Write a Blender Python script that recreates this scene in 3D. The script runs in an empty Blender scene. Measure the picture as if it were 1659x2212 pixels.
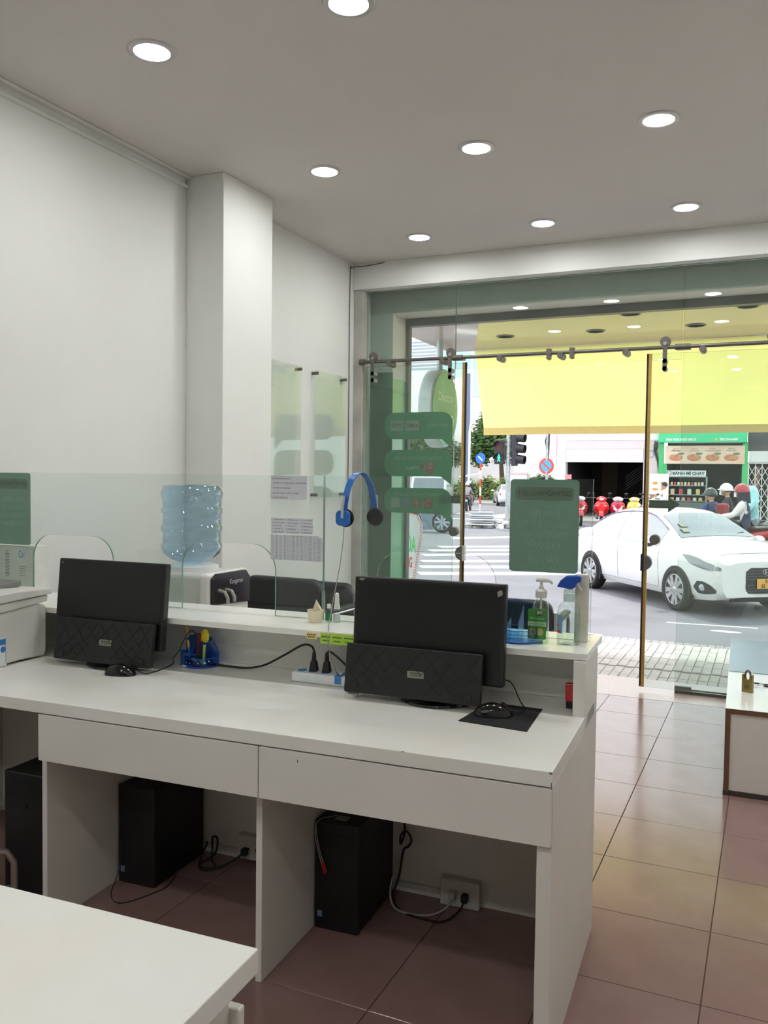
import bpy, bmesh, math, random
from mathutils import Matrix, Vector
S = bpy.context.scene; COL = S.collection
PI = math.pi; rad = math.radians
rnd = random.Random(11)
# ---------------------------------------------------------------- camera
YAW, PITCH, ROLL, DA = rad(-24.425), rad(-2.317), rad(.725), rad(2.709)
CAMZ = 1.41
_F = Vector((math.sin(YAW)*math.cos(PITCH), math.cos(YAW)*math.cos(PITCH), math.sin(PITCH)))
_R = Vector((math.cos(YAW), -math.sin(YAW), 0)); _U = _R.cross(_F)
_R2 = _R*math.cos(ROLL)+_U*math.sin(ROLL); _U2 = -_R*math.sin(ROLL)+_U*math.cos(ROLL)
cam = bpy.data.cameras.new('camera'); cam.sensor_fit = 'VERTICAL'; cam.sensor_height = 36
cam.lens = 1842.75*36/2212; cam.clip_end = 500; cam.clip_start = .02
co = bpy.data.objects.new('camera', cam); COL.objects.link(co)
co.matrix_world = Matrix(((_R2.x, _U2.x, -_F.x, 0), (_R2.y, _U2.y, -_F.y, 0), (_R2.z, _U2.z, -_F.z, CAMZ), (0, 0, 0, 1)))
S.camera = co
# ---------------------------------------------------------------- world, sun, exposure
S.view_settings.view_transform = 'Standard'; S.view_settings.look = 'None'
S.view_settings.exposure = 0.2; S.view_settings.gamma = 1; S.view_settings.use_curve_mapping = False
S.cycles.use_denoising = True; S.cycles.max_bounces = 7; S.cycles.diffuse_bounces = 4; S.cycles.adaptive_threshold = .15; S.cycles.adaptive_min_samples = 16; S.cycles.transparent_max_bounces = 24
S.cycles.caustics_reflective = False; S.cycles.caustics_refractive = False; S.cycles.sample_clamp_indirect = 8
W = bpy.data.worlds.new('sky'); S.world = W; W.use_nodes = True
nt = W.node_tree; nt.nodes.clear()
wo = nt.nodes.new('ShaderNodeOutputWorld'); bg = nt.nodes.new('ShaderNodeBackground')
tc = nt.nodes.new('ShaderNodeTexCoord'); no = nt.nodes.new('ShaderNodeTexNoise'); cr = nt.nodes.new('ShaderNodeValToRGB')
no.inputs['Scale'].default_value = 2.2; no.inputs['Detail'].default_value = 5
cr.color_ramp.elements[0].color = (.80, .90, 1, 1); cr.color_ramp.elements[1].color = (1, .99, .97, 1)
cr.color_ramp.elements[0].position = .35; cr.color_ramp.elements[1].position = .6
nt.links.new(tc.outputs['Generated'], no.inputs['Vector']); nt.links.new(no.outputs['Fac'], cr.inputs['Fac'])
nt.links.new(cr.outputs['Color'], bg.inputs['Color']); bg.inputs['Strength'].default_value = 2.3
nt.links.new(bg.outputs[0], wo.inputs[0])
sl = bpy.data.lights.new('sun', 'SUN'); sl.energy = 3.2; sl.angle = rad(6); sl.color = (1, .96, .9)
so = bpy.data.objects.new('sun', sl); COL.objects.link(so); so.rotation_euler = (rad(-30), rad(-16), rad(0))
# ---------------------------------------------------------------- materials
def lin(c): 
    return tuple(((x/255)/12.92 if x <= 10 else ((x/255+.055)/1.055)**2.4) for x in c[:3])+(1,)
MATS = {}
def _new(name):
    m = bpy.data.materials.new(name); m.use_nodes = True; t = m.node_tree; t.nodes.clear()
    o = t.nodes.new('ShaderNodeOutputMaterial'); return m, t, o
def mat(name, rgb, rough=.5, metal=0., var=.04, scale=25., bump=0., bscale=150., spec=.5, emit=0., coat=0., trl=0., rgb2=None):
    """procedural principled material: noise varies the colour a little, optional fine relief"""
    if name in MATS: return MATS[name]
    m, t, o = _new(name); N = t.nodes; L = t.links
    p = N.new('ShaderNodeBsdfPrincipled'); tcx = N.new('ShaderNodeTexCoord')
    nz = N.new('ShaderNodeTexNoise'); nz.inputs['Scale'].default_value = scale; nz.inputs['Detail'].default_value = 4
    L.new(tcx.outputs['Object'], nz.inputs['Vector'])
    r = N.new('ShaderNodeValToRGB'); c = lin(rgb)
    d = lin(rgb2) if rgb2 else tuple(max(0, x*(1-var*2)) for x in c[:3])+(1,)
    r.color_ramp.elements[0].color = d; r.color_ramp.elements[1].color = c
    r.color_ramp.elements[0].position = .3; r.color_ramp.elements[1].position = .62
    L.new(nz.outputs['Fac'], r.inputs['Fac']); L.new(r.outputs['Color'], p.inputs['Base Color'])
    p.inputs['Roughness'].default_value = rough; p.inputs['Metallic'].default_value = metal
    p.inputs['Specular IOR Level'].default_value = spec; p.inputs['Coat Weight'].default_value = coat
    p.inputs['Coat Roughness'].default_value = .06
    if emit:
        L.new(r.outputs['Color'], p.inputs['Emission Color']); p.inputs['Emission Strength'].default_value = emit
    if bump:
        n2 = N.new('ShaderNodeTexNoise'); n2.inputs['Scale'].default_value = bscale; n2.inputs['Detail'].default_value = 3
        L.new(tcx.outputs['Object'], n2.inputs['Vector'])
        b = N.new('ShaderNodeBump'); b.inputs['Strength'].default_value = bump; b.inputs['Distance'].default_value = .002
        L.new(n2.outputs['Fac'], b.inputs['Height']); L.new(b.outputs['Normal'], p.inputs['Normal'])
    if trl:
        tr = N.new('ShaderNodeBsdfTranslucent'); L.new(r.outputs['Color'], tr.inputs['Color'])
        mx = N.new('ShaderNodeMixShader'); mx.inputs[0].default_value = trl
        L.new(p.outputs[0], mx.inputs[1]); L.new(tr.outputs[0], mx.inputs[2]); L.new(mx.outputs[0], o.inputs[0])
    else: L.new(p.outputs[0], o.inputs[0])
    MATS[name] = m; return m
def glass(name, tint, refl=1., rough=0., film=0., filmc=(255, 255, 255)):
    """thin clear sheet: tinted transparency plus a Fresnel-like mirror, optional milky film (dust) with noise"""
    if name in MATS: return MATS[name]
    m, t, o = _new(name); N = t.nodes; L = t.links
    tr = N.new('ShaderNodeBsdfTransparent'); tr.inputs[0].default_value = tuple(tint)+(1,)
    gl = N.new('ShaderNodeBsdfGlossy'); gl.inputs['Roughness'].default_value = rough
    lw = N.new('ShaderNodeLayerWeight'); pw = N.new('ShaderNodeMath'); pw.operation = 'POWER'; pw.inputs[1].default_value = 5
    L.new(lw.outputs['Facing'], pw.inputs[0])
    ma = N.new('ShaderNodeMath'); ma.operation = 'MULTIPLY_ADD'; ma.inputs[1].default_value = .95*refl; ma.inputs[2].default_value = .042*refl
    L.new(pw.outputs[0], ma.inputs[0])
    mx = N.new('ShaderNodeMixShader'); L.new(ma.outputs[0], mx.inputs[0]); L.new(tr.outputs[0], mx.inputs[1]); L.new(gl.outputs[0], mx.inputs[2])
    last = mx.outputs[0]
    if film:
        df = N.new('ShaderNodeBsdfDiffuse'); df.inputs[0].default_value = lin(filmc)
        nz = N.new('ShaderNodeTexNoise'); nz.inputs['Scale'].default_value = 3; nz.inputs['Detail'].default_value = 6
        tcx = N.new('ShaderNodeTexCoord'); L.new(tcx.outputs['Object'], nz.inputs['Vector'])
        mm = N.new('ShaderNodeMath'); mm.operation = 'MULTIPLY'; mm.inputs[1].default_value = film*2; L.new(nz.outputs['Fac'], mm.inputs[0])
        m2 = N.new('ShaderNodeMixShader'); L.new(mm.outputs[0], m2.inputs[0]); L.new(last, m2.inputs[1]); L.new(df.outputs[0], m2.inputs[2]); last = m2.outputs[0]
    L.new(last, o.inputs[0]); MATS[name] = m; return m
# ---------------------------------------------------------------- mesh builder
def frame(z):
    z = z.normalized(); a = Vector((0, 0, 1)) if abs(z.z) < .9 else Vector((1, 0, 0))
    x = a.cross(z).normalized(); return x, z.cross(x)
class MB:
    def __init__(s, M=None): s.v = []; s.f = []; s.m = []; s.M = M or Matrix(); s.mi = 0
    def add(s, vs, fs):
        o = len(s.v); T = s.M
        s.v += [T @ Vector(p) for p in vs]; s.f += [tuple(i+o for i in f) for f in fs]; s.m += [s.mi]*len(fs); return s
    def box(s, x0, x1, y0, y1, z0, z1):
        v = [(x, y, z) for z in (z0, z1) for y in (y0, y1) for x in (x0, x1)]
        return s.add(v, [(0, 2, 3, 1), (4, 5, 7, 6), (0, 1, 5, 4), (2, 6, 7, 3), (0, 4, 6, 2), (1, 3, 7, 5)])
    def hexa(s, p):  # 8 points: bottom 4 ccw, top 4 ccw
        return s.add(p, [(3, 2, 1, 0), (4, 5, 6, 7), (0, 1, 5, 4), (1, 2, 6, 5), (2, 3, 7, 6), (3, 0, 4, 7)])
    def tube(s, pts, r, n=8, closed=False, cap=True):
        P = [Vector(p) for p in pts]; k = len(P); vs = []; fs = []
        rr = r if isinstance(r, (list, tuple)) else [r]*k
        px = None
        for i, p in enumerate(P):
            if closed: d = P[(i+1) % k]-P[i-1]
            else: d = P[min(i+1, k-1)]-P[max(i-1, 0)]
            if px is None: x, y = frame(d)
            else:
                d = d.normalized(); x = px-d*px.dot(d)
                x = x.normalized() if x.length > 1e-6 else frame(d)[0]; y = d.cross(x)
            px = x
            for j in range(n):
                a = 2*PI*j/n; vs.append(p+(x*math.cos(a)+y*math.sin(a))*rr[i])
        for i in range(k if closed else k-1):
            for j in range(n):
                a = i*n+j; b = i*n+(j+1) % n; c = ((i+1) % k)*n
                fs.append((a, b, c+(j+1) % n, c+j))
        if cap and not closed: fs += [tuple(range(n))[::-1], tuple((k-1)*n+j for j in range(n))]
        return s.add(vs, fs)
    def cyl(s, p0, p1, r0, r1=None, n=16): return s.tube([p0, p1], [r0, r0 if r1 is None else r1], n)
    def lathe(s, prof, c=(0, 0, 0), ax=(0, 0, 1), n=24, sx=1., sy=1., x=None):
        ax = Vector(ax).normalized(); X, Y = frame(ax)
        if x: X = Vector(x).normalized(); Y = ax.cross(X)
        c = Vector(c); vs = []; fs = []
        for r, h in prof:
            for j in range(n):
                a = 2*PI*j/n; vs.append(c+ax*h+X*(math.cos(a)*r*sx)+Y*(math.sin(a)*r*sy))
        for i in range(len(prof)-1):
            for j in range(n): fs.append((i*n+j, i*n+(j+1) % n, (i+1)*n+(j+1) % n, (i+1)*n+j))
        fs += [tuple(range(n))[::-1], tuple((len(prof)-1)*n+j for j in range(n))]
        return s.add(vs, fs)
    def sph(s, c, r, n=12, m=8, k=(1, 1, 1)):
        pr = [(math.sin(PI*i/m), -math.cos(PI*i/m)) for i in range(1, m)]
        vs = [(c[0], c[1], c[2]-r*k[2])]
        for a, z in pr:
            for j in range(n): vs.append((c[0]+r*k[0]*a*math.cos(2*PI*j/n), c[1]+r*k[1]*a*math.sin(2*PI*j/n), c[2]+r*k[2]*z))
        vs.append((c[0], c[1], c[2]+r*k[2])); fs = []
        for j in range(n): fs.append((0, 1+(j+1) % n, 1+j)); fs.append((len(vs)-1, 1+(m-2)*n+j, 1+(m-2)*n+(j+1) % n))
        for i in range(m-2):
            for j in range(n): fs.append((1+i*n+j, 1+i*n+(j+1) % n, 1+(i+1)*n+(j+1) % n, 1+(i+1)*n+j))
        return s.add(vs, fs)
    def prism(s, poly, h0, h1, ax='y'):
        """2D polygon extruded along ax between h0 and h1; poly coords are the other two axes in order"""
        f = {'x': lambda p, h: (h, p[0], p[1]), 'y': lambda p, h: (p[0], h, p[1]), 'z': lambda p, h: (p[0], p[1], h)}[ax]
        n = len(poly); vs = [f(p, h0) for p in poly]+[f(p, h1) for p in poly]
        return s.add(vs, [tuple(range(n)), tuple(range(2*n-1, n-1, -1))]+[(i, i+n, (i+1) % n+n, (i+1) % n) for i in range(n)])
    def grid(s, rows, closed=False, flip=False):
        """rows: list of equally long lists of points"""
        n = len(rows[0]); vs = [p for r in rows for p in r]; fs = []
        for i in range(len(rows)-1):
            for j in range(n if closed else n-1):
                q = (i*n+j, i*n+(j+1) % n, (i+1)*n+(j+1) % n, (i+1)*n+j); fs.append(q[::-1] if flip else q)
        return s.add(vs, fs)
    def build(s, name, mats, parent=None, bevel=0., seg=2, smooth=35, fix=True, thick=0.):
        me = bpy.data.meshes.new(name); me.from_pydata([tuple(v) for v in s.v], [], s.f)
        for m in (mats if isinstance(mats, (list, tuple)) else [mats]): me.materials.append(m)
        if any(s.m): me.polygons.foreach_set('material_index', s.m)
        if bevel or fix or thick:
            b = bmesh.new(); b.from_mesh(me)
            if thick: bmesh.ops.solidify(b, geom=b.faces[:], thickness=thick)
            if fix: bmesh.ops.recalc_face_normals(b, faces=b.faces[:])
            if bevel:
                es = [e for e in b.edges if len(e.link_faces) == 2 and e.calc_face_angle(0) > rad(32)]
                bmesh.ops.bevel(b, geom=es, offset=bevel, segments=seg, profile=.5, affect='EDGES', clamp_overlap=True)
            b.to_mesh(me); b.free()
        if bevel and smooth: smooth = min(smooth, 18 if seg <= 2 else 12)
        if smooth:
            me.polygons.foreach_set('use_smooth', [True]*len(me.polygons)); me.set_sharp_from_angle(angle=rad(smooth))
        o = bpy.data.objects.new(name, me); COL.objects.link(o)
        if parent is not None: o.parent = parent
        return o
def rrect(x0, x1, z0, z1, r, n=6, corners=(1, 1, 1, 1)):
    """rounded rectangle, corners: bl, br, tr, tl"""
    out = []
    for (cx, cz, a0, k, px, pz) in ((x0+r, z0+r, 180, 0, x0, z0), (x1-r, z0+r, 270, 1, x1, z0), (x1-r, z1-r, 0, 2, x1, z1), (x0+r, z1-r, 90, 3, x0, z1)):
        if corners[k]:
            for i in range(n+1):
                a = rad(a0+90*i/n); out.append((cx+r*math.cos(a), cz+r*math.sin(a)))
        else: out.append((px, pz))
    return out
def ell(cx, cz, rx, rz, n=24): return [(cx+rx*math.cos(2*PI*i/n), cz+rz*math.sin(2*PI*i/n)) for i in range(n)]
# ---------------------------------------------------------------- things and parts
RD = Matrix.Rotation(DA, 4, 'Z')
def D(u, v, z=0): return RD @ Vector((u, v, z))
ORG = {}
def props(o, label=None, cat=None, group=None, kind=None):
    if label: o['label'] = label
    if cat: o['category'] = cat
    if group: o['group'] = group
    if kind: o['kind'] = kind
    return o
def place(o, loc, fr, rz):
    """fr 'd': loc and mesh coordinates are desk coordinates (u, v, z); 'w': world coordinates; 'l': mesh coordinates are local to loc"""
    if fr == 'd': o.location = D(*loc); o.rotation_euler.z = DA; M = Matrix.Translation(-Vector(loc))
    elif fr == 'w': o.location = loc; M = Matrix.Translation(-Vector(loc))
    else: o.location = loc; o.rotation_euler.z = rz; M = Matrix()
    ORG[o.name] = M; return o
def thing(name, label, cat, loc, fr='w', rz=0., group=None, kind=None):
    o = bpy.data.objects.new(name, None); o.empty_display_size = .05; COL.objects.link(o)
    return props(place(o, loc, fr, rz), label, cat, group, kind)
def mb(o): return MB(ORG[o.name])
def part(o, name, m, mats, bevel=0., seg=2, smooth=35, label=None, kind=None, sub=None, fix=True, thick=0.):
    p = m.build(name, mats, sub if sub is not None else o, bevel, seg, smooth, fix, thick)
    return props(p, label, None, None, kind)
def solo(name, label, cat, loc, fr, fn, mats, rz=0., group=None, kind=None, bevel=0., seg=2, smooth=35, fix=True, thick=0.):
    M = Matrix.Translation(-Vector(loc)) if fr != 'l' else Matrix()
    m = MB(M); fn(m); o = m.build(name, mats, None, bevel, seg, smooth, fix, thick)
    place(o, loc, fr, rz); return props(o, label, cat, group, kind)
def struct(name, fn, mats, bevel=0., label=None, smooth=35, parent=None):
    m = MB(); fn(m); o = m.build(name, mats, parent, bevel, 2, smooth)
    ORG[o.name] = Matrix()
    if parent is None: o['kind'] = 'structure'
    if label: o['label'] = label
    return o
_tc = {}
def tmesh(body, size, align='CENTER', bold=0., space=1., line=1.):
    for a_, c_ in (('Ơ', 'O’'), ('Ờ', 'Ò’'), ('Ớ', 'Ó’'), ('ơ', 'o’')): body = body.replace(a_, c_)
    if any(ord(c) > 255 for c in body): bold = 0.   # thickening blurs accented glyphs
    k = (body, size, align, bold, space, line)
    if k in _tc: return _tc[k]
    c = bpy.data.curves.new('lettering', 'FONT'); c.body = body; c.size = size; c.align_x = align; c.align_y = 'CENTER'
    c.offset = bold; c.space_character = space; c.space_line = line; c.resolution_u = 3
    o = bpy.data.objects.new('lettering_tmp', c); COL.objects.link(o)
    dg = bpy.context.evaluated_depsgraph_get(); dg.update()
    me = bpy.data.meshes.new_from_object(o.evaluated_get(dg)); bpy.data.objects.remove(o); bpy.data.curves.remove(c)
    vs = [v.co.copy() for v in me.vertices]; fs = [tuple(p.vertices) for p in me.polygons]; bpy.data.meshes.remove(me)
    _tc[k] = (vs, fs); return vs, fs
def text(m, body, size, pos, right, up, align='CENTER', bold=0., space=1., line=1., w=None):
    """add flat lettering to builder m at pos with directions right and up; w squeezes it to a width"""
    vs, fs = tmesh(body, size, align, bold, space, line)
    if not vs: return
    k = 1.
    if w:
        xs = [v.x for v in vs]; k = w/(max(xs)-min(xs))
    pos, right, up = Vector(pos), Vector(right), Vector(up)
    m.add([pos+right*(v.x*k)+up*v.y for v in vs], fs)
X_, Y_, Z_ = Vector((1, 0, 0)), Vector((0, 1, 0)), Vector((0, 0, 1))
# ================================================================ the room shell
XL, XR, YB, YG, ZC = -2.944, 1.09, -4.5, 5.86, 3.025
m_wall = mat('white_wall_paint', (229, 230, 226), .6, var=.015, scale=2, bump=.15, bscale=90)
m_ceil = mat('ceiling_paint', (216, 211, 207), .7, var=.015, scale=1.5)
m_tile = mat('floor_tile_glaze', (142, 114, 109), .17, var=.06, scale=6, rgb2=(136, 107, 101), bump=.05, bscale=40)
m_grout = mat('grout', (92, 70, 62), .9, var=.15)
m_sill = mat('threshold_granite', (196, 176, 170), .25, var=.08, scale=60)
m_alu = mat('white_frame', (206, 206, 200), .45, var=.06, scale=8)
m_green = mat('green_panel_paint', (34, 96, 58), .3, var=.05, scale=3, spec=.3)
m_steel = mat('dark_rail_steel', (112, 107, 101), .4, metal=.45, var=.1, scale=40)
m_steel2 = mat('steel_bolt', (168, 164, 158), .35, metal=.4, var=.1)
m_gold = mat('gold_edge_profile', (206, 168, 96), .3, metal=.75, var=.06)
m_black = mat('black_rubber', (28, 27, 27), .6, var=.1)
m_glass = glass('window_glass', (.93, .965, .95), 1., 0, .028, (205, 215, 208))
m_edge = mat('glass_edge', (126, 160, 148), .15, var=.1, scale=30, spec=.7)
m_lens = mat('downlight_diffuser', (250, 252, 251), .5, var=.002, emit=124.)
m_ring = mat('downlight_ring', (196, 194, 192), .35, metal=.4, var=.03)

floor = struct('floor', lambda m: m.box(XL, XR, YB, 5.69, -.06, -.003), m_grout)
tm = None; TX, TY, X0, Y0 = .4, .41, -.536-2.4, 2.403-.41*12
for i in range(10):
    for j in range(20):
        if tm is None:
            b = MB(); b.box(.0013, TX-.0013, .0013, TY-.0013, -.008, 0); t = b.build('tile', m_tile, floor, .0012, 1); tm = t.data
        else: t = bpy.data.objects.new('tile', tm); COL.objects.link(t); t.parent = floor
        t.location = (X0+i*TX, Y0+j*TY, 0)
sill = struct('floor_threshold', lambda m: m.box(XL, XR, 5.692, 6.26, -.10, -.001), m_sill, .003)
wall_left = struct('wall_left', lambda m: m.box(XL-.16, XL, YB, 6.19, 0, ZC), m_wall)
struct('wall_pillar', lambda m: m.box(XL, -2.70, 3.83, 4.32, 0, ZC), m_wall, .004)
struct('wall_right', lambda m: m.box(XR, XR+.16, YB, 6.19, 0, ZC), m_wall)
struct('wall_back', lambda m: m.box(XL, XR, YB-.16, YB, 0, ZC), m_wall)
struct('wall_front', lambda m: m.box(XL, XR, YG, 5.99, 2.83, ZC), m_wall, .003, label='white beam over the glass front')
struct('ceiling', lambda m: m.box(XL-.16, XR+.16, YB-.16, 6.5, ZC, ZC+.15), m_ceil)
struct('trim_1', lambda m: m.box(XL, -2.868, 5.88, 5.99, 0, 2.83), mat('dirty_frame_white', (186, 184, 176), .5, var=.12, scale=6), .003, label='white painted frame post at the end of the glass front')
def _trunk(m):
    m.box(XL, XL+.034, YB, 3.83, ZC-.012, ZC-.001); m.box(XL, XL+.016, YB, 3.828, ZC-.06, ZC-.045)
struct('trim_2', _trunk, m_wall, .002, label='thin white moulding along the ceiling of the left wall')
# pier, lintel and canopy outside the glass front
m_pier = mat('pier_paint', (176, 186, 176), .55, var=.05, scale=2)
m_pier2 = mat('jamb_paint', (222, 216, 202), .5, var=.03, scale=2)
struct('wall_pier', lambda m: (m.box(XL-.16, -2.75, 6.19, 6.5, 0, ZC)), m_pier2, .003)
struct('wall_pier_right', lambda m: m.box(.92, XR+.16, 6.19, 6.5, 0, ZC), m_pier2, .003)
struct('trim_3', lambda m: m.box(XL+.001, -2.748, 6.184, 6.19, -.001, 2.24), m_green, .001, label='dark green panel on the pier behind the glass')
struct('trim_4', lambda m: m.box(-2.75, -2.744, 6.184, 6.5, -.001, 2.19), mat('jamb_panel', (112, 190, 140), .16, var=.05, scale=3, spec=.6), .001, label='pale green panel on the door jamb')
struct('trim_7', lambda m: m.box(XL+.001, -2.752, 6.183, 6.19, 2.242, 2.70), m_pier, label='grey green upper pier panel')
struct('wall_lintel', lambda m: m.box(-2.75, .92, 6.19, 6.5, 2.70, ZC), m_pier2, .003)
struct('trim_8', lambda m: m.box(XL+.001, XR, 6.182, 6.19, 2.702, ZC-.001), m_pier, label='grey green lintel face over the opening')
def _slot(m):
    m.box(-2.742, .92, 6.44, 6.52, 2.64, 2.70); m.box(-2.742, -2.72, 6.44, 6.5, 0, 2.64)
struct('trim_5', _slot, mat('shutter_guide', (96, 94, 90), .5, metal=.4), .002, label='dark roller shutter guide around the outer opening')
m_soff = mat('glossy_soffit_panel', (174, 154, 146), .04, var=.02, scale=1.5, spec=.12)
can = struct('ceiling_canopy', lambda m: m.box(-3.1, 3.2, 6.5, 8.42, 2.72, 3.0), m_soff, .004, label='glossy pale canopy soffit outside')
m_dark = mat('unlit_downlight', (120, 112, 104), .4, var=.1)
for (x, y) in ((-2.27, 7.65), (-1.45, 7.65), (-.62, 7.65), (.2, 7.65), (-1.05, 6.95), (-.2, 6.95)):
    b = MB(); b.lathe([(.085, 0), (.085, -.006), (.07, -.006), (.07, 0)], (x, y, 2.72), n=24); b.build('downlight_ring', m_dark, can)
struct('wall_upper_front', lambda m: m.box(-3.1, 3.2, 6.5, 6.7, 3.0, 6.5), m_pier2)

# fixed glass panes of the shopfront
def pane(name, x0, x1, z0, z1, y, th=.01, parent=None, label=None):
    m = MB(ORG[parent.name]) if parent else MB()
    m.add([(x0, y, z0), (x1, y, z0), (x1, y, z1), (x0, y, z1), (x0, y+th, z0), (x1, y+th, z0), (x1, y+th, z1), (x0, y+th, z1)],
          [(0, 1, 2, 3), (5, 4, 7, 6)])
    m.mi = 1; e = .0005
    for q in ((x0, x0+e, z0, z1), (x1-e, x1, z0, z1), (x0, x1, z0, z0+e), (x0, x1, z1-e, z1)): m.box(q[0], q[1], y, y+th, q[2], q[3])
    o = m.build(name, [m_glass, m_edge], parent, 0, 0, 0, True)
    if parent is None: o['kind'] = 'structure'; ORG[o.name] = Matrix()
    if label: o['label'] = label
    return o
YF = 5.955
pane('window_1', -2.868, -2.1465, .02, 2.828, YF, label='fixed glass pane at the left of the entrance')
pane('window_2', -2.1425, -.5665, 2.213, 2.828, YF, label='transom glass over the entrance')
w3 = pane('window_3', -.5555, 1.085, .03, 2.828, YF, label='fixed glass pane at the right of the entrance')
def _sk(m): m.box(-.5555, -.45, YF-.012, YF+.022, -.001, .045); m.box(-.45, 1.085, YF-.008, YF+.018, -.001, .03)
part(None, 'bottom_clamp', (lambda m: (_sk(m), m)[1])(MB()), m_steel, .003, sub=w3)
struct('trim_6', lambda m: m.box(-2.868, -2.1465, YF-.008, YF+.018, -.001, .03), m_steel, .002, label='steel base channel of the left fixed pane')

# rail with stops and sleeves
ra = thing('door_rail', 'dark steel sliding door rail running across the whole glass front', 'rail', (-1, 5.87, 2.283))
b = mb(ra); b.cyl((-2.87, 5.87, 2.283), (1.085, 5.87, 2.283), .0125, n=14); part(ra, 'tube', b, m_steel)
b = mb(ra); b.lathe([(.013, 0), (.022, .002), (.022, .05), (.013, .052)], (-2.885, 5.87, 2.283), (1, 0, 0), 14); part(ra, 'end_cap', b, m_steel)
for x in (-2.637, -2.212, -1.779, -1.348, -.911, -.43, .05):
    b = mb(ra); b.cyl((x, 5.855, 2.262), (x, 5.955, 2.262), .022, n=18); part(ra, 'standoff', b, m_steel, .002)
for x in (-1.428, -1.269):
    b = mb(ra); b.box(x-.016, x+.016, 5.848, 5.89, 2.262, 2.312); b.cyl((x, 5.845, 2.25), (x, 5.89, 2.25), .015, n=12); part(ra, 'door_stop', b, m_steel, .002)
for x in (-2.109, -.552):
    b = mb(ra); b.cyl((x-.05, 5.87, 2.283), (x+.05, 5.87, 2.283), .019, n=16); b.box(x-.045, x+.045, 5.87, 5.953, 2.27, 2.296); part(ra, 'rail_sleeve', b, m_steel, .002)

# sliding doors
YD = 5.908
def door(name, x0, x1, edge, hx, label):
    o = bpy.data.objects.new(name, None); COL.objects.link(o); o.location = ((x0+x1)/2, YD, 0); ORG[o.name] = Matrix.Translation(-Vector(o.location))
    o['kind'] = 'structure'; o['label'] = label
    pane('pane', x0, x1, .026, 2.25, YD, parent=o)
    s = 1 if edge == x1 else -1   # the meeting edge of the door
    b = mb(o); b.box(min(edge, edge-s*.02), max(edge, edge-s*.02), YD-.004, YD+.014, .024, 2.252); part(o, 'edge_profile', b, m_gold, .002)
    b = mb(o); b.box(min(edge, edge+s*.012), max(edge, edge+s*.012), YD-.002, YD+.012, .026, 2.252); part(o, 'rubber_seal', b, m_black, .002)
    for x in hx:
        b = mb(o); b.prism(rrect(x-.014, x+.014, 2.125, 2.315, .0138), 5.846, 5.853); h = part(o, 'hanger', b, m_steel, .001)
        b = mb(o); b.lathe([(.034, 0), (.034, .004), (.026, .008), (.026, .014), (.034, .018), (.034, .022)], (x, 5.857, 2.319), (0, 1, 0), 22); part(o, 'roller', b, m_steel, sub=h)
        for z in (2.192, 2.143):
            b = mb(o); b.lathe([(.016, -.008), (.017, -.002), (.017, .055)], (x, 5.854, z), (0, 1, 0), 18); part(o, 'bolt', b, m_steel2, .001, sub=h)
        b = mb(o); b.lathe([(.012, -.006), (.013, 0), (.013, .004)], (x, 5.846, 2.305), (0, 1, 0), 16); part(o, 'bolt', b, m_steel2, .001, sub=h)
    # lock disc split by the edge, round pull above it
    z = .864; n = 16
    po = [(edge-s*(.0+.052*math.sin(PI*i/n)), z+.052*math.cos(PI*i/n)) for i in range(n+1)]
    b = mb(o); b.prism(po, YD-.018, YD+.028); part(o, 'lock_plate', b, m_steel, .003)
    b = mb(o); b.box(min(edge, edge+s*.02), max(edge, edge+s*.02), YD-.012, YD+.022, z-.056, z+.056); part(o, 'lock_face', b, m_alu if s > 0 else m_black, .002)
    xc = edge-s*.068
    b = mb(o); b.lathe([(.028, -.002), (.034, 0), (.034, .05), (.028, .052)], (xc, YD-.02, 1.02), (0, 1, 0), 24); part(o, 'door_pull', b, m_steel, .002)
    return o
door1 = door('door_1', -2.86, -2.05, -2.05, (-2.767, -2.147), 'left sliding glass door with gold edge, slid open')
door2 = door('door_2', -.768, .06, -.768, (-.66, -.02), 'right sliding glass door with gold edge, slid open')
# sticker bubbles on the left door (seen from behind, lettering mirrored)
m_stick = mat('green_sticker', (128, 184, 152), .5, var=.03, scale=4, trl=.7)
m_let = mat('pale_print', (196, 220, 202), .6, trl=.6)
m_red = mat('dull_red_print', (190, 140, 126), .6, trl=.5)
m_lbox = mat('pale_logo_field', (182, 204, 188), .6, trl=.6)
MX = -X_
def bubble(zt, zb, tail):
    x0, x1 = -2.69, -2.145; r = .085
    po = rrect(x0, x1, zb, zt, r, 8, (1, 0, 1, 1))
    i = [k for k, p in enumerate(po) if abs(p[0]-x1) < 1e-6 and abs(p[1]-zb) < 1e-6][0]
    po[i:i+1] = [(x1-.085, zb), (x1-.002, tail)]
    b = mb(door1); b.prism(po, YD+.0105, YD+.0125); return part(door1, 'bubble_sticker', b, m_stick)
def lettering(st, items, m_):
    b = mb(door1)
    for (s_, size, x, z, w) in items: text(b, s_, size, (x, YD+.0102, z), MX*-1 if False else MX, Z_, w=w, bold=.001)
    return part(door1, 'lettering', b, m_, 0, 0, 0, sub=st, fix=False)
b1 = bubble(1.90, 1.70, 1.63)
lettering(b1, [('BẢO HIỂM', .034, -2.265, 1.80, .15)], m_let)
for x0, x1 in ((-2.64, -2.535), (-2.518, -2.41)):
    b = mb(door1); b.box(x0, x1, YD+.0099, YD+.0104, 1.762, 1.838); part(door1, 'logo_field', b, m_lbox, sub=b1)
b = mb(door1); text(b, 'MIC', .04, (-2.478, YD+.0096, 1.80), MX, Z_, bold=.001, w=.06); part(door1, 'lettering', b, mat('grey_print', (96, 118, 104), .6), 0, 0, 0, sub=b1, fix=False)
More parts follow.
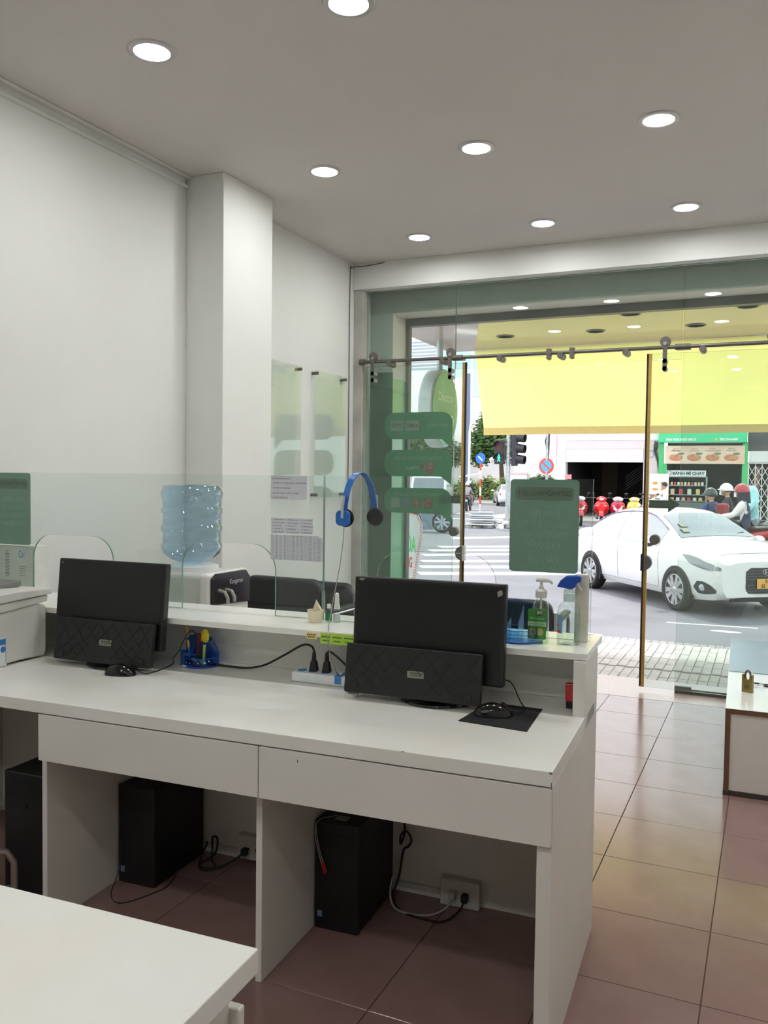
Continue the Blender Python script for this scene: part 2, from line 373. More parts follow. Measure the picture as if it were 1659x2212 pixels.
b = mb(door1); text(b, 'PTI', .04, (-2.588, YD+.0096, 1.80), MX, Z_, bold=.001, w=.07); part(door1, 'lettering', b, m_stick, 0, 0, 0, sub=b1, fix=False)
b = mb(door1); b.lathe([(.012, 0), (.012, .0004)], (-2.427, YD+.0094, 1.80), (0, 1, 0), 8); part(door1, 'logo_mark', b, m_red, sub=b1)
b2 = bubble(1.62, 1.42, 1.36)
lettering(b2, [('THANH TOÁN KHOẢN VAY', .036, -2.42, 1.557, .39), ('VPBank', .036, -2.46, 1.485, .11)], m_let)
b = mb(door1); b.prism(rrect(-2.35, -2.285, 1.448, 1.528, .01), YD+.0099, YD+.0104); part(door1, 'logo_field', b, m_red, sub=b2)
b = mb(door1); text(b, 'mo\nmo', .034, (-2.317, YD+.0096, 1.504), MX, Z_, bold=.002, line=.75); part(door1, 'lettering', b, m_lbox, 0, 0, 0, sub=b2, fix=False)
b = mb(door1); b.prism([(-2.395, 1.50), (-2.38, 1.515), (-2.365, 1.50), (-2.38, 1.47)], YD+.0099, YD+.0104); part(door1, 'logo_mark', b, m_red, sub=b2)
b3 = bubble(1.335, 1.145, 1.08)
lettering(b3, [('THANH TOÁN CÁC DỊCH VỤ', .036, -2.42, 1.288, .39)], m_let)
for x, mm in ((-2.595, m_let), (-2.51, mat('blue_grey_print', (150, 180, 186), .6, trl=.5)), (-2.42, mat('brown_print', (190, 160, 130), .6, trl=.5)), (-2.325, m_red)):
    b = mb(door1); b.prism(rrect(x-.034, x+.034, 1.185, 1.258, .01), YD+.0099, YD+.0104); k = part(door1, 'service_icon', b, mm, sub=b3)
b = mb(door1)
for k in range(18):
    a0, a1 = rad(40+k*15), rad(40+(k+1)*15); c = (-2.325, 1.222)
    b.add([(c[0]+r*math.cos(a), YD+.0096, c[1]+r*math.sin(a)) for r, a in ((.018, a0), (.024, a0), (.024, a1), (.018, a1))], [(0, 1, 2, 3)])
b.prism([(-2.43, 1.225), (-2.42, 1.245), (-2.41, 1.225), (-2.415, 1.2), (-2.425, 1.2)], YD+.0095, YD+.0098); b.prism([(-2.53, 1.235), (-2.49, 1.235), (-2.49, 1.242), (-2.53, 1.242)], YD+.0095, YD+.0098)
part(door1, 'icon_print', b, m_lbox, 0, 0, 0, sub=b3, fix=False)
# arrow stickers on both doors
m_arrow = mat('dark_green_arrow', (70, 96, 76), .55, var=.04, trl=.3)
m_atx = mat('arrow_print', (120, 136, 92), .6)
def arrow(o, xa, xt, s, body):
    po = [(xa, 1.228), (xt-s*.075, 1.228), (xt-s*.075, 1.202), (xt, 1.255), (xt-s*.075, 1.306), (xt-s*.075, 1.282), (xa, 1.282)]
    b = mb(o); b.prism(po, YD+.0126, YD+.0138); a = part(o, 'arrow_sticker', b, m_arrow)
    b = mb(o); text(b, body, .03, ((xa+xt)/2-s*.02, YD+.0122, 1.255), MX, Z_, w=.11)
    b.lathe([(.005, 0), (.005, .0003)], (xa+s*.014, YD+.012, 1.255), (0, 1, 0), 6); part(o, 'lettering', b, m_atx, 0, 0, 0, sub=a, fix=False)
arrow(door1, -2.072, -2.262, -1, 'GIỮ CỬA')
arrow(door2, -.744, -.548, 1, 'GIỮ CỬA')

# ceiling downlights
rows = {5.36: 'in the row nearest the glass front', 4.03: 'in the middle visible row', 2.65: 'in the row above the reception desk', -.05: 'in the row straight above the viewer', -1.4: 'in the row behind the viewer'}
cols = {-2.2: 'first from the left wall', -1.36: 'second from the left wall', -.507: 'third from the left wall', .34: 'fourth from the left wall'}
for y, rt in rows.items():
    for x, ct in cols.items():
        o = thing('ceiling_light', 'round white downlight '+rt+', '+ct, 'light', (x, y, ZC), 'l', 0, 'ceiling downlights')
        b = mb(o); b.lathe([(.068, -.002), (.0685, -.007), (.088, -.005), (.092, -.001), (.092, 0)], n=32); part(o, 'ring', b, m_ring)
        b = mb(o); b.add([(.0682*math.cos(2*PI*k/14), .0682*math.sin(2*PI*k/14), -.0035) for k in range(14)], [tuple(range(13, -1, -1))]); part(o, 'diffuser', b, m_lens, 0, 0, 0, fix=False)
# ================================================================ reception desk (desk coordinates u, v, z)
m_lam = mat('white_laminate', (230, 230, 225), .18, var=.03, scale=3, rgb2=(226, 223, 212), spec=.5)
m_lamf = mat('white_laminate_front', (222, 219, 211), .4, var=.025, scale=4)
desk = thing('reception_desk', 'long white reception desk with drawers and a raised counter shelf', 'desk', (-1.5, 2.3, 0), 'd')
b = mb(desk); b.box(-2.79, -.351, 1.952, 2.64, .698, .735); part(desk, 'desktop', b, m_lam, .002)
b = mb(desk); b.prism([(1.968, 0), (2.69, 0), (2.69, .892), (2.45, .892), (2.45, .735), (2.45, .697), (1.968, .697)], -.387, -.351, 'x'); part(desk, 'side_panel', b, m_lamf, .0015)
for u in (-1.94, -1.18): b = mb(desk); b.box(u, u+.019, 2.035, 2.684, 0, .697); part(desk, 'divider_panel', b, m_lamf, .0015)
b = mb(desk); b.box(-2.79, -2.77, 2.035, 2.684, 0, .697); part(desk, 'divider_panel', b, m_lamf, .0015)
for u0, u1 in ((-1.8755, -1.1285), (-1.1255, -.3525)):
    b = mb(desk); b.box(u0, u1, 1.952, 1.967, .556, .6945); d = part(desk, 'drawer', b, m_lamf, .0015)
    b = mb(desk); b.box(u0+.05, u1-.06, 1.967, 2.4, .58, .68); part(desk, 'drawer_box', b, m_lamf, sub=d)
b = mb(desk); b.box(-2.79, -.387, 2.685, 2.70, 0, .735); b.box(-2.79, -.388, 2.64, 2.70, .735, .892); part(desk, 'back_panel', b, m_lam, .001)  # paler laminate than the fronts, chosen to offset the shelf's shade by colour
b = mb(desk); b.box(-2.79, -.351, 2.462, 2.785, .893, .913); part(desk, 'counter_shelf', b, m_lam, .0015)
b = mb(desk); b.box(-2.79, -1.18, 2.675, 2.684, .02, .038); b.box(-1.16, -.83, 2.675, 2.684, .02, .038); part(desk, 'cable_duct', b, m_alu, .001)
m_chip = mat('chipped_edge', (126, 110, 90), .8)
for p in ((-.3545, 1.9515, .7325, .0035, .003), (-.3525, 1.9515, .704, .0012, .01), (-1.01, 1.9515, .672, .0012, .005), (-.72, 1.9515, .7345, .004, .001)):
    b = mb(desk); b.box(p[0]-p[3], p[0]+p[3], p[1]-.0003, p[1]+.002, p[2]-p[4], p[2]+p[4]*.6); part(desk, 'chipped_spot', b, m_chip)
# shelf notes
m_ink = mat('black_ink', (52, 50, 56), .7)
def note(name, u0, u1, z0, z1, rgb, label):
    o = thing(name, label, 'note', ((u0+u1)/2, 2.4615, z0), 'd')
    b = mb(o); b.box(u0, u1, 2.4606, 2.4618, z0, z1); part(o, 'paper', b, mat(name+rgb[1], rgb[0], .6, var=.05))
    b = mb(o); n = max(1, round((u1-u0)/.045))
    for i in range(n):
        for k in range(2):
            x = u0+(i+.5)*(u1-u0)/n; w = (.013 if k else .016); z = z0+(z1-z0)*(.66-.36*k)
            for j in range(5): b.box(x-w+j*w*.4, x-w+j*w*.4+w*.28, 2.4603, 2.4606, z-.002, z+.002)
    part(o, 'handwriting', b, m_ink)
note('sticky_note', -1.245, -1.208, .886, .906, ((232, 208, 120), 'y'), 'small yellow paper note stuck on the shelf edge')
note('tape_label', -1.195, -1.075, .874, .908, ((176, 220, 70), 'g'), 'bright green tape label stuck on the shelf edge')

# ---------------------------------------------------------------- glass partition on the counter
m_pg = glass('partition_glass', (.95, .975, .965), .9, 0, .01, (200, 214, 206))
def gpane(name, u0, u1, arches, label):
    zt, z0, za, r = 1.413, .9135, 1.166, .095
    po = [(u0, zt), (u0, z0)]
    for a, c in arches:
        po += [(a, z0), (a, za-r)]
        po += [(a+r-r*math.cos(rad(t)), za-r+r*math.sin(rad(t))) for t in range(9, 91, 9)]
        po += [(c-r+r*math.sin(rad(t)), za-r+r*math.cos(rad(t))) for t in range(0, 91, 9)]
        po += [(c, z0)]
    po += [(u1, z0), (u1, zt)]
    def fn(m):
        n = len(po); v0, v1 = 2.663, 2.671
        m.add([(p[0], v0, p[1]) for p in po]+[(p[0], v1, p[1]) for p in po], [tuple(range(n)), tuple(range(2*n-1, n-1, -1))])
        m.mi = 1; m.add([(p[0], v0, p[1]) for p in po]+[(p[0], v1, p[1]) for p in po], [(i, (i+1) % n, (i+1) % n+n, i+n) for i in range(n)])
    return solo(name, label, 'glass screen', ((u0+u1)/2, 2.667, z0), 'd', fn, [m_pg, mat('green_glass_edge', (104, 150, 130), .1, var=.1, spec=.8)], smooth=0)
gpane('counter_glass', -1.2835, -.372, [(-1.085, -.672)], 'clear glass counter screen behind the right monitor, with one arched hatch')
gpane('counter_glass', -2.79, -1.2865, [(-2.582, -2.185), (-1.868, -1.474)], 'clear glass counter screen behind the left monitor, with two arched hatches')
m_sign = mat('green_sign_film', (166, 190, 178), .5, var=.03, scale=5, trl=.75)
m_sband = mat('sign_band', (186, 206, 190), .5, trl=.7); m_stxt = mat('sign_lettering', (206, 230, 214), .55, trl=.7); m_srd = mat('sign_band_print', (120, 110, 100), .6, trl=.5)
def sign(u0, u1, lines, label):
    o = thing('counter_sign', label, 'sign', ((u0+u1)/2, 2.672, 1.118), 'd')
    b = mb(o); b.prism(rrect(u0, u1, 1.118, 1.41, .012), 2.6715, 2.6725); part(o, 'film', b, m_sign)
    c = (u0+u1)/2; w = (u1-u0)
    b = mb(o); b.prism(rrect(c-w*.42, c+w*.42, 1.345, 1.386, .012), 2.6709, 2.6714); part(o, 'title_band', b, m_sband)
    b = mb(o); text(b, 'QUÝ KHÁCH HÀNG LƯU Ý', .022, (c, 2.6707, 1.366), -X_, Z_, bold=.0004, w=w*.76); part(o, 'title_lettering', b, m_srd, 0, 0, 0, fix=False)
    b = mb(o)
    for s_, z, k in lines: text(b, s_, .027, (c, 2.6712, z), -X_, Z_, bold=.0006, w=w*k)
    part(o, 'lettering', b, m_stxt, 0, 0, 0, fix=False)
sign(-.632, -.415, [('KIỂM TRA', 1.302, .44), ('GIẤY TỜ ĐẦY ĐỦ', 1.269, .72), ('TRƯỚC KHI RỜI', 1.236, .68), ('KHỎI QUẦY', 1.203, .48), ('CẢM ƠN', 1.158, .44)], 'mirrored dark green sign film on the counter glass beside the car')
sign(-2.788, -2.602, [('VUI LÒNG', 1.302, .62), ('TRANG BỊ', 1.269, .62), ('VÀ ĐEO KHẨU', 1.236, .78), ('TRANG ẠN', 1.203, .62)], 'mirrored pale green sign film on the counter glass above the printer')
# printed notices taped to the glass
m_paper = mat('grey_white_paper', (238, 239, 244), .7, var=.02, trl=.4)
def sheet(u0, u1, z0, z1, label, corners=(0, 0, 0, 0), r=.012):
    o = thing('printed_notice', label, 'paper', ((u0+u1)/2, 2.662, z0), 'd')
    b = mb(o); b.prism(rrect(u0, u1, z0, z1, r, 5, corners), 2.6618, 2.6624); part(o, 'paper', b, m_paper); return o
PV = 2.6616
o = sheet(-1.493, -1.350, 1.328, 1.411, 'printed notice with five typed lines, taped at the top of the glass')
b = mb(o)
for i, s_ in enumerate(('CHÚ Ý KHI KHÁCH XEM HỒ SƠ', '1. SỐ TIỀN VAY - THỰC NHẬN - THANH TOÁN', '2. PHÍ THẺ VAY 200.000vnđ', '3. SAU TẤT TOÁN 1 NGÀY CÓ CAVET', '4. PHÍ ĐÁO SỔ ĐỎ 12.1')):
    text(b, s_, .0082, (-1.489, PV, (1.401, 1.3855, 1.368, 1.350, 1.334)[i]), X_, Z_, 'LEFT', .0003 if i == 0 else .0001, w=(.076, .134, .075, .108, .064)[i])
part(o, 'lettering', b, m_ink, 0, 0, 0, fix=False)
o = sheet(-1.491, -1.325, 1.2075, 1.263, 'printed list of numbered names in three columns on the glass')
b = mb(o)
cols_ = (('1. Quảng Ninh 14', '2. Hà Nội 29,30,40', '3. Hà Tĩnh 38', '4. Nam Định 18', '5. Thanh Hóa 36'), ('6. Hải Phòng 15,16', '7. Bình Dương 61', '8. Cần Thơ 65', '9. An Giang 67', '10. Hải Dương 34'), ('11. Sóc Trăng 83', '12. Vĩnh Long 64', '13. Kiên Giang 68', '14. Nghệ An 37', '15. Ninh Bình 35'))
for c, cc in enumerate(cols_):
    for i, s_ in enumerate(cc): text(b, s_, .0062, (-1.486+.057*c, PV, 1.2565-i*.0108), X_, Z_, 'LEFT', .0001)
part(o, 'lettering', b, m_ink, 0, 0, 0, fix=False)
o = sheet(-1.491, -1.288, 1.115, 1.2035, 'printed table of letters and years with a rounded corner, on the glass', (0, 0, 1, 0), .018)
b = mb(o); L6 = ('ABCDEFGHJK', 'LMNPRSTVWX', 'Y123456789')*2
for c in range(6):
    for i in range(10):
        if c == 5 and i == 0: continue
        z = 1.199-i*.0088
        text(b, L6[c][i], .006, (-1.486+c*.0335, PV, z), X_, Z_); text(b, str(1980+c*10+i), .006, (-1.469+c*.0335, PV, z), X_, Z_)
part(o, 'lettering', b, m_ink, 0, 0, 0, fix=False)
b = mb(o)
for i in range(1, 11): b.box(-1.491, -1.288, 2.6614, 2.6617, 1.2035-i*.0088, 1.2038-i*.0088)
for c in range(6):
    for dx in (.0, .0105): b.box(-1.4915+c*.0335+dx, -1.4912+c*.0335+dx, 2.6614, 2.6617, 1.115, 1.2035)
part(o, 'table_lines', b, m_ink)

# ---------------------------------------------------------------- monitors, keyboards, mice
m_bk = mat('black_plastic', (26, 26, 27), .45, var=.12, scale=40, bump=.1, bscale=400)
m_scr = mat('matte_screen', (17, 18, 20), .32, var=.08, scale=4)
m_gbk = mat('gloss_black_plastic', (18, 18, 19), .12, var=.1)
m_wlab = mat('sticker_paper', (150, 152, 132), .6, var=.1)
m_scuff = mat('scuffed_paint', (150, 146, 138), .7)
def tilt(o, vb, zb, a):   # builder whose local x, y(back), z(up) sit on a plane leaning back by a around its bottom edge
    m = mb(o); m.M = m.M @ Matrix.Translation((0, vb, zb)) @ Matrix.Rotation(-a, 4, 'X'); return m
def monitor(u0, u1, vb, zb, h, a, su, label, scuff=False):
    o = thing('monitor', label, 'monitor', (su, 2.47, .735), 'd', group='desk monitors')
    b = tilt(o, vb, zb, a); b.box(u0, u1, 0, .03, 0, h); hs = part(o, 'housing', b, m_bk, .005)
    b = tilt(o, vb, zb, a); b.box(u0+.012, u1-.012, -.0008, .001, .02, h-.012); part(o, 'screen', b, m_scr)
    b = tilt(o, vb, zb, a); b.box((u0+u1)/2-.15, (u0+u1)/2+.15, .03, .042, .02, h-.04); part(o, 'rear_cover', b, m_bk, .005)
    b = mb(o); b.lathe([(.102, .0005), (.106, .004), (.104, .009), (.08, .014), (.03, .02)], (su, 2.452, .735), n=40, sy=1.05); part(o, 'stand_base', b, m_gbk)
    b = mb(o); b.box(su-.035, su+.035, 2.438, 2.455, .75, .885); part(o, 'stand_neck', b, m_bk, .006)
    for (x, z, w_, h_) in (((u0+.024, h-.008, .013, .005), (u1-.018, h-.026, .008, .014)) if scuff else ((u0+.016, h-.015, .004, .003),)):
        b = tilt(o, vb, zb, a); n = 9
        b.prism([(x+w_*math.cos(2*PI*k/n)*rnd.uniform(.5, 1.1), z+h_*math.sin(2*PI*k/n)*rnd.uniform(.5, 1.1)) for k in range(n)], -.0014, -.0008); part(o, 'scuff_mark', b, m_scuff, 0, 0, 0)
    return o
monitor(-2.232, -1.768, 2.40, .806, .30, rad(6), -1.985, 'black monitor standing beside the white printer')
monitor(-1.059, -.58, 2.405, .804, .30, rad(3.5), -.795, 'black monitor with scuffed corners beside the power strip', True)
def keyboard(u0, u1, label):
    o = thing('keyboard', label, 'keyboard', ((u0+u1)/2, 2.44, .75), 'd', group='upended keyboards')
    h, a = .148, rad(8); vb, zb = 2.352, .7565
    b = tilt(o, vb, zb, a); b.prism(rrect(u0, u1, 0, h, .006, 3), 0, .02); part(o, 'underside', b, m_bk, .0025)
    b = tilt(o, vb, zb, a)   # raised diamond lattice moulded into the underside
    z0, z1 = .07, h-.008
    def rib(x0, za, x1, zb_, y=-.0014): 
        d = Vector((x1-x0, 0, zb_-za)).normalized(); n = Vector((-d.z, 0, d.x))*.0011; p, q = Vector((x0, y, za)), Vector((x1, y, zb_))
        f = Vector((0, -y, 0)); b.hexa([p-n+f, q-n+f, q+n+f, p+n+f, p-n, q-n, q+n, p+n])
    st = .058; x = u0+.012
    while x < u1-.05:
        rib(x, z0, min(x+st, u1-.01), z1); rib(x, z1, min(x+st, u1-.01), z0); x += st
    for ua, ub in ((u0+.012, u0+.13), (u1-.17, u1-.03)):
        x = ua
        while x < ub-.02: rib(x, .018, x+.045, .064); rib(x, .064, x+.045, .018); x += .045
    b.box(u0+.008, u1-.008, -.0012, 0, h-.008, h-.006); b.box(u0+.008, u1-.008, -.0012, 0, .066, .068)
    part(o, 'lattice_ribs', b, m_bk, 0, 0, 0)
    b = tilt(o, vb, zb, a); c = (u0+u1)/2-.012; b.box(c, c+.052, -.0012, 0, .062, .082); s = part(o, 'serial_label', b, m_wlab)
    b = tilt(o, vb, zb, a)
    for k in range(14): b.box(c+.008+k*.0027, c+.009+k*.0027+(k % 3)*.0005, -.0016, -.0012, .073, .079)
    b.box(c+.01, c+.046, -.0016, -.0012, .069, .0705); part(o, 'bar_print', b, m_ink, sub=s)
    for u in (u0+.025, u1-.045):
        b = tilt(o, vb, zb, a); b.box(u, u+.02, -.003, 0, .012, .03); part(o, 'folding_foot', b, m_bk, .001)
    b = tilt(o, vb, zb, a)
    for i in range(5):
        n = (15, 14, 14, 13, 9)[i]
        for k in range(n):
            w = (u1-u0-.02)/n; b.box(u0+.01+k*w+.0015, u0+.01+(k+1)*w-.0015, .02, .027, .115-i*.0235, .134-i*.0235)
    part(o, 'keys', b, m_bk, .0008, 1)
    return o
keyboard(-2.19, -1.778, 'black keyboard stood on edge against the monitor beside the printer')
keyboard(-1.062, -.634, 'black keyboard stood on edge against the monitor with scuffed corners')
def mouse(u, v, z, a, L, label, gl):
    o = thing('mouse', label, 'mouse', D(u, v, z), 'l', DA+a, group='computer mice')
    rows = []
    for i in range(13):
        t = i/12; x = -L/2+L*t; w = .031*math.sqrt(max(0, 1-(2*t-1)**4))*(1-.12*t); h = .036*math.sin(PI*min(1, (t*.86+.1)))**.75
        rows.append([(x, w*math.cos(rad(q)), .002+h*math.sin(rad(q))) for q in range(0, 181, 15)])
    b = mb(o); b.grid(rows); b.add([r[0] for r in rows]+[r[-1] for r in rows], [tuple(range(13))+tuple(range(25, 12, -1))]); part(o, 'shell', b, gl, 0, 0, 60)
    b = mb(o); b.cyl((L*.24, -.004, .0295), (L*.24, .004, .0295), .009, n=14); part(o, 'scroll_wheel', b, m_black)
    b = mb(o); b.lathe([(.9, 0), (1, .001), (1, .004), (.9, .005)], (0, 0, 0), n=20, sx=L*.49, sy=.03, x=(1, 0, 0)); part(o, 'base', b, m_bk)
mouse(-1.873, 2.322, .735, rad(10), .112, 'small black mouse lying in front of the left keyboard', m_gbk)
mouse(-.592, 2.35, .7375, rad(18), .108, 'glossy black mouse on the black mouse pad', m_gbk)
def _pad(m): m.hexa([(-.671, 2.262, .7352), (-.473, 2.238, .7352), (-.478, 2.478, .7352), (-.642, 2.487, .7352), (-.671, 2.262, .7372), (-.473, 2.238, .7372), (-.478, 2.478, .7372), (-.642, 2.487, .7372)])
solo('mouse_pad', 'black cloth mouse pad near the right end of the desk', 'mouse pad', (-.57, 2.36, .735), 'd', _pad, mat('black_cloth', (24, 24, 26), .9, var=.2, scale=300, bump=.5, bscale=900), bevel=.0006)
def cable(name, label, pts, r, fr='d', m=None, cat='cable', n=8, group=None):
    P = [Vector(p) for p in pts]; out = []
    for i in range(len(P)-1):   # Catmull-Rom
        p0, p1, p2, p3 = P[max(i-1, 0)], P[i], P[i+1], P[min(i+2, len(P)-1)]
        for k in range(8):
            t = k/8; out.append(.5*((2*p1)+(p2-p0)*t+(2*p0-5*p1+4*p2-p3)*t*t+(3*p1-p0-3*p2+p3)*t**3))
    out.append(P[-1])
    return solo(name, label, cat, pts[0], fr, lambda q: q.tube(out, r, n), m or m_black, smooth=60, group=group)
cable('mouse_cable', 'thin black mouse cable beside the mouse pad', [(-.543, 2.366, .752), (-.53, 2.39, .742), (-.525, 2.45, .739), (-.55, 2.50, .748), (-.585, 2.535, .79), (-.62, 2.55, .795)], .0017)
cable('mouse_cable', 'thin black mouse cable running to the blue pen holder', [(-1.815, 2.335, .752), (-1.80, 2.36, .738), (-1.79, 2.42, .738), (-1.80, 2.51, .74), (-1.84, 2.57, .74)], .0017)
for (u, v, r, lab, mm) in ((-1.05, 2.385, .022, 'flat white tape roll peeking out under the keyboard', m_alu), (-.672, 2.42, .017, 'small beige tape roll behind the round monitor foot', mat('beige_tape', (190, 180, 160), .5))):
    solo('tape_roll', lab, 'tape', (u, v, .735), 'd', lambda m, u=u, v=v, r=r: m.lathe([(r*.55, .0), (r, 0), (r, .012), (r*.55, .012), (r*.55, 0)], (u, v, .7353), n=24), mm)
# ---------------------------------------------------------------- printer
m_pr = mat('printer_plastic', (214, 212, 206), .45, var=.03, scale=5); m_prg = mat('printer_grey', (120, 120, 116), .5, var=.05)
pr = thing('printer', 'white laser printer with scanner lid at the left end of the desk', 'printer', (-2.5, 2.28, .735), 'd')
b = mb(pr); b.prism([(2.075, .737), (2.33, .742), (2.445, .737), (2.452, .76), (2.452, .925), (2.40, .935), (2.075, .912)], -2.72, -2.314, 'x'); part(pr, 'body', b, m_pr, .008)
b = mb(pr); b.prism([(2.06, .913), (2.45, .938), (2.455, .962), (2.06, .95)], -2.725, -2.308, 'x'); part(pr, 'scanner_bed', b, m_pr, .004)
b = mb(pr); b.prism([(2.06, .953), (2.465, .965), (2.468, .985), (2.30, .992), (2.06, .985)], -2.73, -2.300, 'x'); part(pr, 'scanner_lid', b, m_pr, .004)
b = mb(pr); b.prism([(2.16, .988), (2.44, .989), (2.44, 1.01), (2.30, 1.006)], -2.70, -2.42, 'x'); part(pr, 'document_feeder', b, m_prg, .004)
b = mb(pr); b.box(-2.314, -2.3105, 2.245, 2.30, .925, .945); part(pr, 'lid_catch', b, m_pr, .002)
b = mb(pr); b.box(-2.66, -2.38, 2.06, 2.08, .76, .84); part(pr, 'paper_tray', b, m_prg, .003)
b = mb(pr); b.box(-2.3155, -2.3125, 2.07, 2.262, .737, .84); lb = part(pr, 'info_label', b, mat('white_label', (222, 224, 224), .4))
b = mb(pr); b.box(-2.3127, -2.3122, 2.08, 2.256, .812, .832); b.lathe([(.011, 0), (.011, .0005)], (-2.3127, 2.245, .796), (1, 0, 0), 20); part(pr, 'blue_print', b, mat('blue_print', (52, 122, 186), .5), sub=lb)
b = mb(pr)
for k in range(5): b.box(-2.3127, -2.3122, 2.09, 2.225-.01*(k % 2), .757+k*.01, .7585+k*.01)
b.box(-2.3127, -2.3122, 2.257, 2.2585, .745, .835); part(pr, 'small_print', b, m_ink, sub=lb)
# ---------------------------------------------------------------- power strip and plugs
ps = thing('power_strip', 'white and blue power strip beside the right monitor', 'power strip', (-1.2, 2.51, .735), 'd')
m_blu = mat('blue_plastic', (60, 132, 196), .4)
b = mb(ps); b.prism(rrect(-1.312, -1.10, 2.478, 2.548, .012), .7355, .768, 'z'); part(ps, 'body', b, mat('white_abs', (226, 230, 232), .35), .004)
for k, u in enumerate((-1.285, -1.245, -1.198)):
    b = mb(ps); b.lathe([(.019, 0), (.019, .0012)], (u, 2.512, .768), n=24, sy=.8); s = part(ps, 'socket', b, m_blu)
    b = mb(ps)
    for dx in (-.007, .007): b.box(u+dx-.0018, u+dx+.0018, 2.508, 2.516, .7691, .7696)
    part(ps, 'socket_slot', b, m_black, sub=s)
b = mb(ps); b.box(-1.152, -1.128, 2.4772, 2.535, .742, .7692); part(ps, 'switch_band', b, m_blu, .001)
b = mb(ps); b.box(-1.146, -1.136, 2.50, 2.515, .769, .773); part(ps, 'switch', b, mat('switch_white', (230, 232, 232), .4), .001)
def plug(u, label, pts):
    o = thing('power_plug', label, 'plug', (u, 2.512, .769), 'd', group='plugs in the power strip')
    b = mb(o); b.hexa([(u-.014, 2.50, .7697), (u+.014, 2.50, .7697), (u+.014, 2.526, .7697), (u-.014, 2.526, .7697), (u-.009, 2.504, .805), (u+.009, 2.504, .805), (u+.009, 2.522, .805), (u-.009, 2.522, .805)]); part(o, 'plug_body', b, m_black, .004)
    b = mb(o); b.lathe([(.008, 0), (.0065, .006), (.008, .008), (.006, .014), (.007, .016), (.0045, .03)], (u, 2.513, .804), n=12); part(o, 'strain_relief', b, m_black)
    P = [Vector(p) for p in pts]; out = []
    for i in range(len(P)-1):
        p0, p1, p2, p3 = P[max(i-1, 0)], P[i], P[i+1], P[min(i+2, len(P)-1)]
        for k in range(8): t = k/8; out.append(.5*((2*p1)+(p2-p0)*t+(2*p0-5*p1+4*p2-p3)*t*t+(3*p1-p0-3*p2+p3)*t**3))
    b = mb(o); b.tube(out+[P[-1]], .0037, 8); part(o, 'cord', b, m_black, smooth=60)
plug(-1.243, 'black plug with a long cord reaching the pen holder', [(-1.243, 2.513, .83), (-1.255, 2.52, .848), (-1.30, 2.54, .845), (-1.38, 2.565, .80), (-1.46, 2.57, .757), (-1.53, 2.565, .741), (-1.62, 2.56, .7415), (-1.70, 2.565, .742), (-1.80, 2.58, .742)])
plug(-1.196, 'black plug with a cord bending behind the keyboard', [(-1.196, 2.513, .83), (-1.188, 2.513, .838), (-1.17, 2.513, .83), (-1.135, 2.512, .805), (-1.105, 2.515, .777), (-1.09, 2.54, .75), (-1.05, 2.56, .742)])
# ---------------------------------------------------------------- blue pen holders
m_acr = glass('blue_acrylic', (.30, .54, .90), 1.3, .02); m_acr2 = mat('blue_acrylic_edge', (30, 84, 178), .2)
def holder(c, z, a, label, sc=1., gm=None):
    o = thing('pen_holder', label, 'pen holder', D(*c, z), 'l', DA+a, group='blue acrylic pen holders'); q = .062*sc; n = 12; gm = gm or m_acr
    arc = [(q*math.cos(PI+PI*i/n), q*1.15*math.sin(PI+PI*i/n)) for i in range(n+1)]
    b = mb(o); b.prism(arc, .001, .005, 'z'); part(o, 'base', b, m_acr2, .001)
    for k, (sx0, sx1, h) in enumerate(((0, 6, .035), (6, 12, .033))):
        b = mb(o); b.grid([[(x, y, zz) for x, y in arc[sx0:sx1+1]] for zz in (.005, h*sc)]); b.grid([[(x*.96, y*.96, zz) for x, y in arc[sx0:sx1+1]] for zz in (.005, h*sc)]); part(o, 'front_wall', b, gm, 0, 0, 60, fix=False)
    b = mb(o); b.prism([(-q, .005), (q, .005), (q, .05*sc), (q*.55, .10*sc), (-q*.2, .108*sc), (-q, .10*sc)], -.003, 0, 'y'); part(o, 'back_wall', b, gm, 0, 0, 0)
    b = mb(o)
    for x0, h in ((-q*.45, .06*sc), (q*.12, .095*sc), (q*.55, .07*sc)): b.prism([(0, .005), (-q*.75, .005), (-q*.75, h*.55), (0, h)], x0, x0+.002, 'x')
    part(o, 'divider', b, gm, 0, 0, 0)
    b = mb(o); b.box(-q, -q*.45, -q*.78, -q*.76, .005, .06*sc); b.box(-q*.45, q*.1, -q*.62, -q*.6, .005, .045*sc); part(o, 'pocket_wall', b, gm, 0, 0, 0)
    b = mb(o)
    for i in range(n): b.tube([(arc[i][0], arc[i][1], .034*sc), (arc[i+1][0], arc[i+1][1], .034*sc)], .0012, 5)
    b.tube([(-q, 0, .10*sc), (-q*.2, 0, .108*sc), (q*.55, 0, .10*sc), (q, 0, .05*sc), (q, 0, .005)], .0012, 5); part(o, 'rim', b, m_acr2)
    return o
hol = holder((-1.71, 2.565), .735, rad(8), 'blue acrylic pen holder full of pens beside the left keyboard')
b = mb(hol); b.box(-.05, -.012, -.058, -.0575, .003, .009); part(hol, 'sticker', b, m_alu)
m_lb = mat('light_blue_print', (120, 190, 226), .5)
b = mb(hol)
for (a_, zz, r) in ((215, .02, .008), (238, .018, .003), (255, .019, .003), (285, .02, .004), (305, .02, .007), (318, .025, .005)):
    x, y = .0628*math.cos(rad(a_)), .0722*math.sin(rad(a_)); b.sph((x, y, zz), r, 8, 6, (1, .25, .6))
part(hol, 'ornament_print', b, m_lb)
